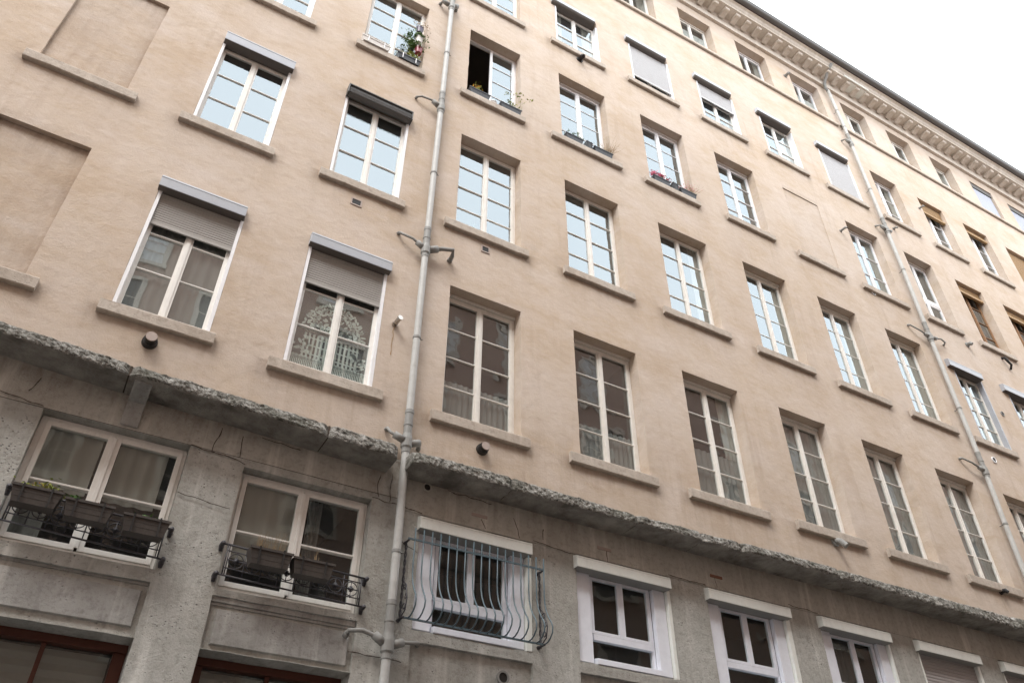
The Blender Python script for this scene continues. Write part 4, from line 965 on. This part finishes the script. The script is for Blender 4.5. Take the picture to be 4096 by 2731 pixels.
planter('planter', 'charcoal planter with pink and red geranium blooms', 'planter', 8.04, .0, 12.995, .43, .13, .145, 'greyplanter', 'planters on the geranium sill', .85, None,
        [('foliage', 'leaf', lambda m, r, H: leaves(m, 140, .05, 0, H, .18, .06, .07, .028, r)), ('pink_bloom', 'pink', lambda m, r, H: [leaves(m, 110, q, -.02, H + h, .06, .05, .08, .022, r) for q, h in ((-.17, .08), (-.16, .02))]), ('pink_bloom', 'pink', lambda m, r, H: leaves(m, 170, .03, -.02, H + .09, .085, .05, .08, .022, r)), ('red_bloom', 'red', lambda m, r, H: leaves(m, 80, .20, -.02, H + .06, .06, .05, .05, .02, r))])
planter('pot', 'small square charcoal pot with tall thin sprigs beside the geraniums', 'flower pot', 8.40, .0, 12.995, .15, .13, .19, 'greyplanter', 'planters on the geranium sill', .9, 'black', [('sprigs', 'dry', lambda m, r, H: stems(m, 7, -.06, .06, 0, H - .02, .34, r, .15, .0018))])
planter('planter', 'charcoal planter with a pinkish feathery tuft at its right end', 'planter', 8.745, .0, 12.995, .43, .13, .145, 'greyplanter', 'planters on the geranium sill', .85, None,
        [('dry_tuft', 'dry', fern(90, .13, .40)), ('pink_tips', 'pink', lambda m, r, H: leaves(m, 130, .14, 0, H + .14, .20, .08, .22, .014, r))])
# bottles on the inner sill of the second-floor window beside the drainpipe
for lb, x in (('dark green bottle behind the glass, left of the window centre post', 3.925), ('dark green bottle behind the glass, right of the window centre post', 4.15)):
    m = MB(); m.tube([(0, 0, 0), (0, 0, .16), (0, 0, .20), (0, 0, .22), (0, 0, .29)], [.036, .036, .022, .014, .014], 14); o = m.build('bottle', M['bottle'], None, G(x, .20, 9.62), True)
    # stands inside on the window board
    o.location.y = .31; tag(o, lb, 'bottle', 'bottles behind the second-floor glass')
m = MB(); m.box(3.6, 4.55, .27, .37, 9.555, 9.615); m.build('inner_board', M['white'], wobj[(2, 'C')])

# ------------------------------------------------------------------ the street and the house opposite (seen mirrored in the panes)
opp = empty('red_house', (0, -10.2, 0)); tag(opp, 'reddish house across the street, seen only as a reflection in the window panes', 'building')
m = MB(); m.box(-25, 55, -8, 0, 0, 20.0); m.build('wall', M['redfacade'], opp)
m = MB(); m.prism([(.35, 20.0), (.35, 20.25), (-8.2, 20.25), (-8.2, 20.0)], -25.2, 55.2); m.build('cornice', M['cornice'], opp)
m = MB(); m.prism([(.45, 20.255), (-4, 21.6), (-8.3, 20.255)], -25.2, 55.2); m.build('roof', M['tiles'], opp)
first = None
for r_, z in enumerate((3.2, 6.8, 10.4, 14.0, 17.3)):
    for k in range(17):
        x = -14 + k * 3.1; h = 2.3 if r_ < 4 else 1.5
        f = MB(); f.box(-.72, .72, .0, .07, -.14, 0); f.box(-.68, -.55, .0, .04, .0, h); f.box(.55, .68, .0, .04, .0, h); f.box(-.68, .68, .0, .05, h, h + .14); f.box(-.03, .03, .0, .03, 0, h)
        for q in range(1, 4): f.box(-.55, .55, 0, .02, h * q / 4 - .02, h * q / 4 + .02)
        if first is None: first = {}
        if h not in first:
            o = f.build('window', M['cornice'], opp, (x, 0, z)); g = MB(); g.quad((.55, .008, 0), (-.55, .008, 0), (-.55, .008, h), (.55, .008, h)); gl = g.build('pane', M['whitecloth'] if h < 2 else M['darkmetal'], o)
            first[h] = (o, gl)
        else:
            o, gl = first[h]; c_ = o.copy(); col.objects.link(c_); c_.parent = opp; c_.location = (x, 0, z); d_ = gl.copy(); col.objects.link(d_); d_.parent = c_
def struct(name, verts, mat):
    m = MB(); m.quad(*verts); tag(m.build(name, mat), kind='structure')
struct('ground', [(-300, -300, -.02), (300, -300, -.02), (300, 300, -.02), (-300, 300, -.02)], M['paving'])
struct('road', [(-300, -8.7, .0), (300, -8.7, .0), (300, -1.5, .0), (-300, -1.5, .0)], M['asphalt'])
for a, b in ((-10.2, -8.7), (-1.5, 0.2)):
    m = MB(); m.box(-60, 90, a, b, -.01, .13); tag(m.build('pavement', M['paving']), kind='structure')

# ------------------------------------------------------------------ light
w = bpy.data.worlds.new('World'); scene.world = w; w.use_nodes = True; t = w.node_tree; bg = t.nodes['Background']
sky = t.nodes.new('ShaderNodeTexSky'); sky.sky_type = 'NISHITA'; sky.sun_disc = False; sky.sun_elevation = R(52); sky.sun_rotation = math.atan2(-.42, -.45); sky.air_density = 1; sky.dust_density = 3
tc = t.nodes.new('ShaderNodeTexCoord'); ns = t.nodes.new('ShaderNodeTexNoise'); ns.inputs['Scale'].default_value = 1.6; ns.inputs['Detail'].default_value = 5
t.links.new(tc.outputs['Generated'], ns.inputs['Vector'])
rp = t.nodes.new('ShaderNodeValToRGB'); rp.color_ramp.elements[0].position = .3; rp.color_ramp.elements[0].color = (8.6, 9.3, 9.8, 1); rp.color_ramp.elements[1].position = .7; rp.color_ramp.elements[1].color = (10.5, 10.9, 11.1, 1)
t.links.new(ns.outputs['Fac'], rp.inputs[0])
mx = t.nodes.new('ShaderNodeMixRGB'); mx.inputs[0].default_value = .86; t.links.new(sky.outputs[0], mx.inputs[1]); t.links.new(rp.outputs[0], mx.inputs[2])
t.links.new(mx.outputs[0], bg.inputs[0]); bg.inputs[1].default_value = .11
sun = bpy.data.lights.new('sun', 'SUN'); sun.energy = .9; sun.angle = R(25); sun.color = (1, .97, .93)
so = bpy.data.objects.new('sun', sun); col.objects.link(so); so.rotation_euler = Vector((-.42, -.45, .80)).to_track_quat('Z', 'Y').to_euler()

# ------------------------------------------------------------------ camera (solved from the facade's own vanishing lines)
cam = bpy.data.cameras.new('camera'); co = bpy.data.objects.new('camera', cam); col.objects.link(co); scene.camera = co
right = Vector((0.8701501284962683, -0.49277030313348824, 0.004022713966697067)); down = Vector((0.31173128345193246, 0.5441064512307784, -0.778955567825572)); fwd = Vector((0.3816573866641895, 0.6790622932241036, 0.6270662174969105))
rot = Matrix((right, -down, -fwd)).transposed(); co.matrix_world = Matrix.Translation((0, -8, EYE)) @ rot.to_4x4()
cam.sensor_width = 36; cam.lens = 1834.07 / 2352 * 36; cam.clip_end = 2000; cam.clip_start = .05
scene.view_settings.view_transform = 'Standard'; scene.view_settings.look = 'None'; scene.view_settings.exposure = 1.65; scene.view_settings.gamma = 1
scene.cycles.max_bounces = 8; scene.cycles.transparent_max_bounces = 12
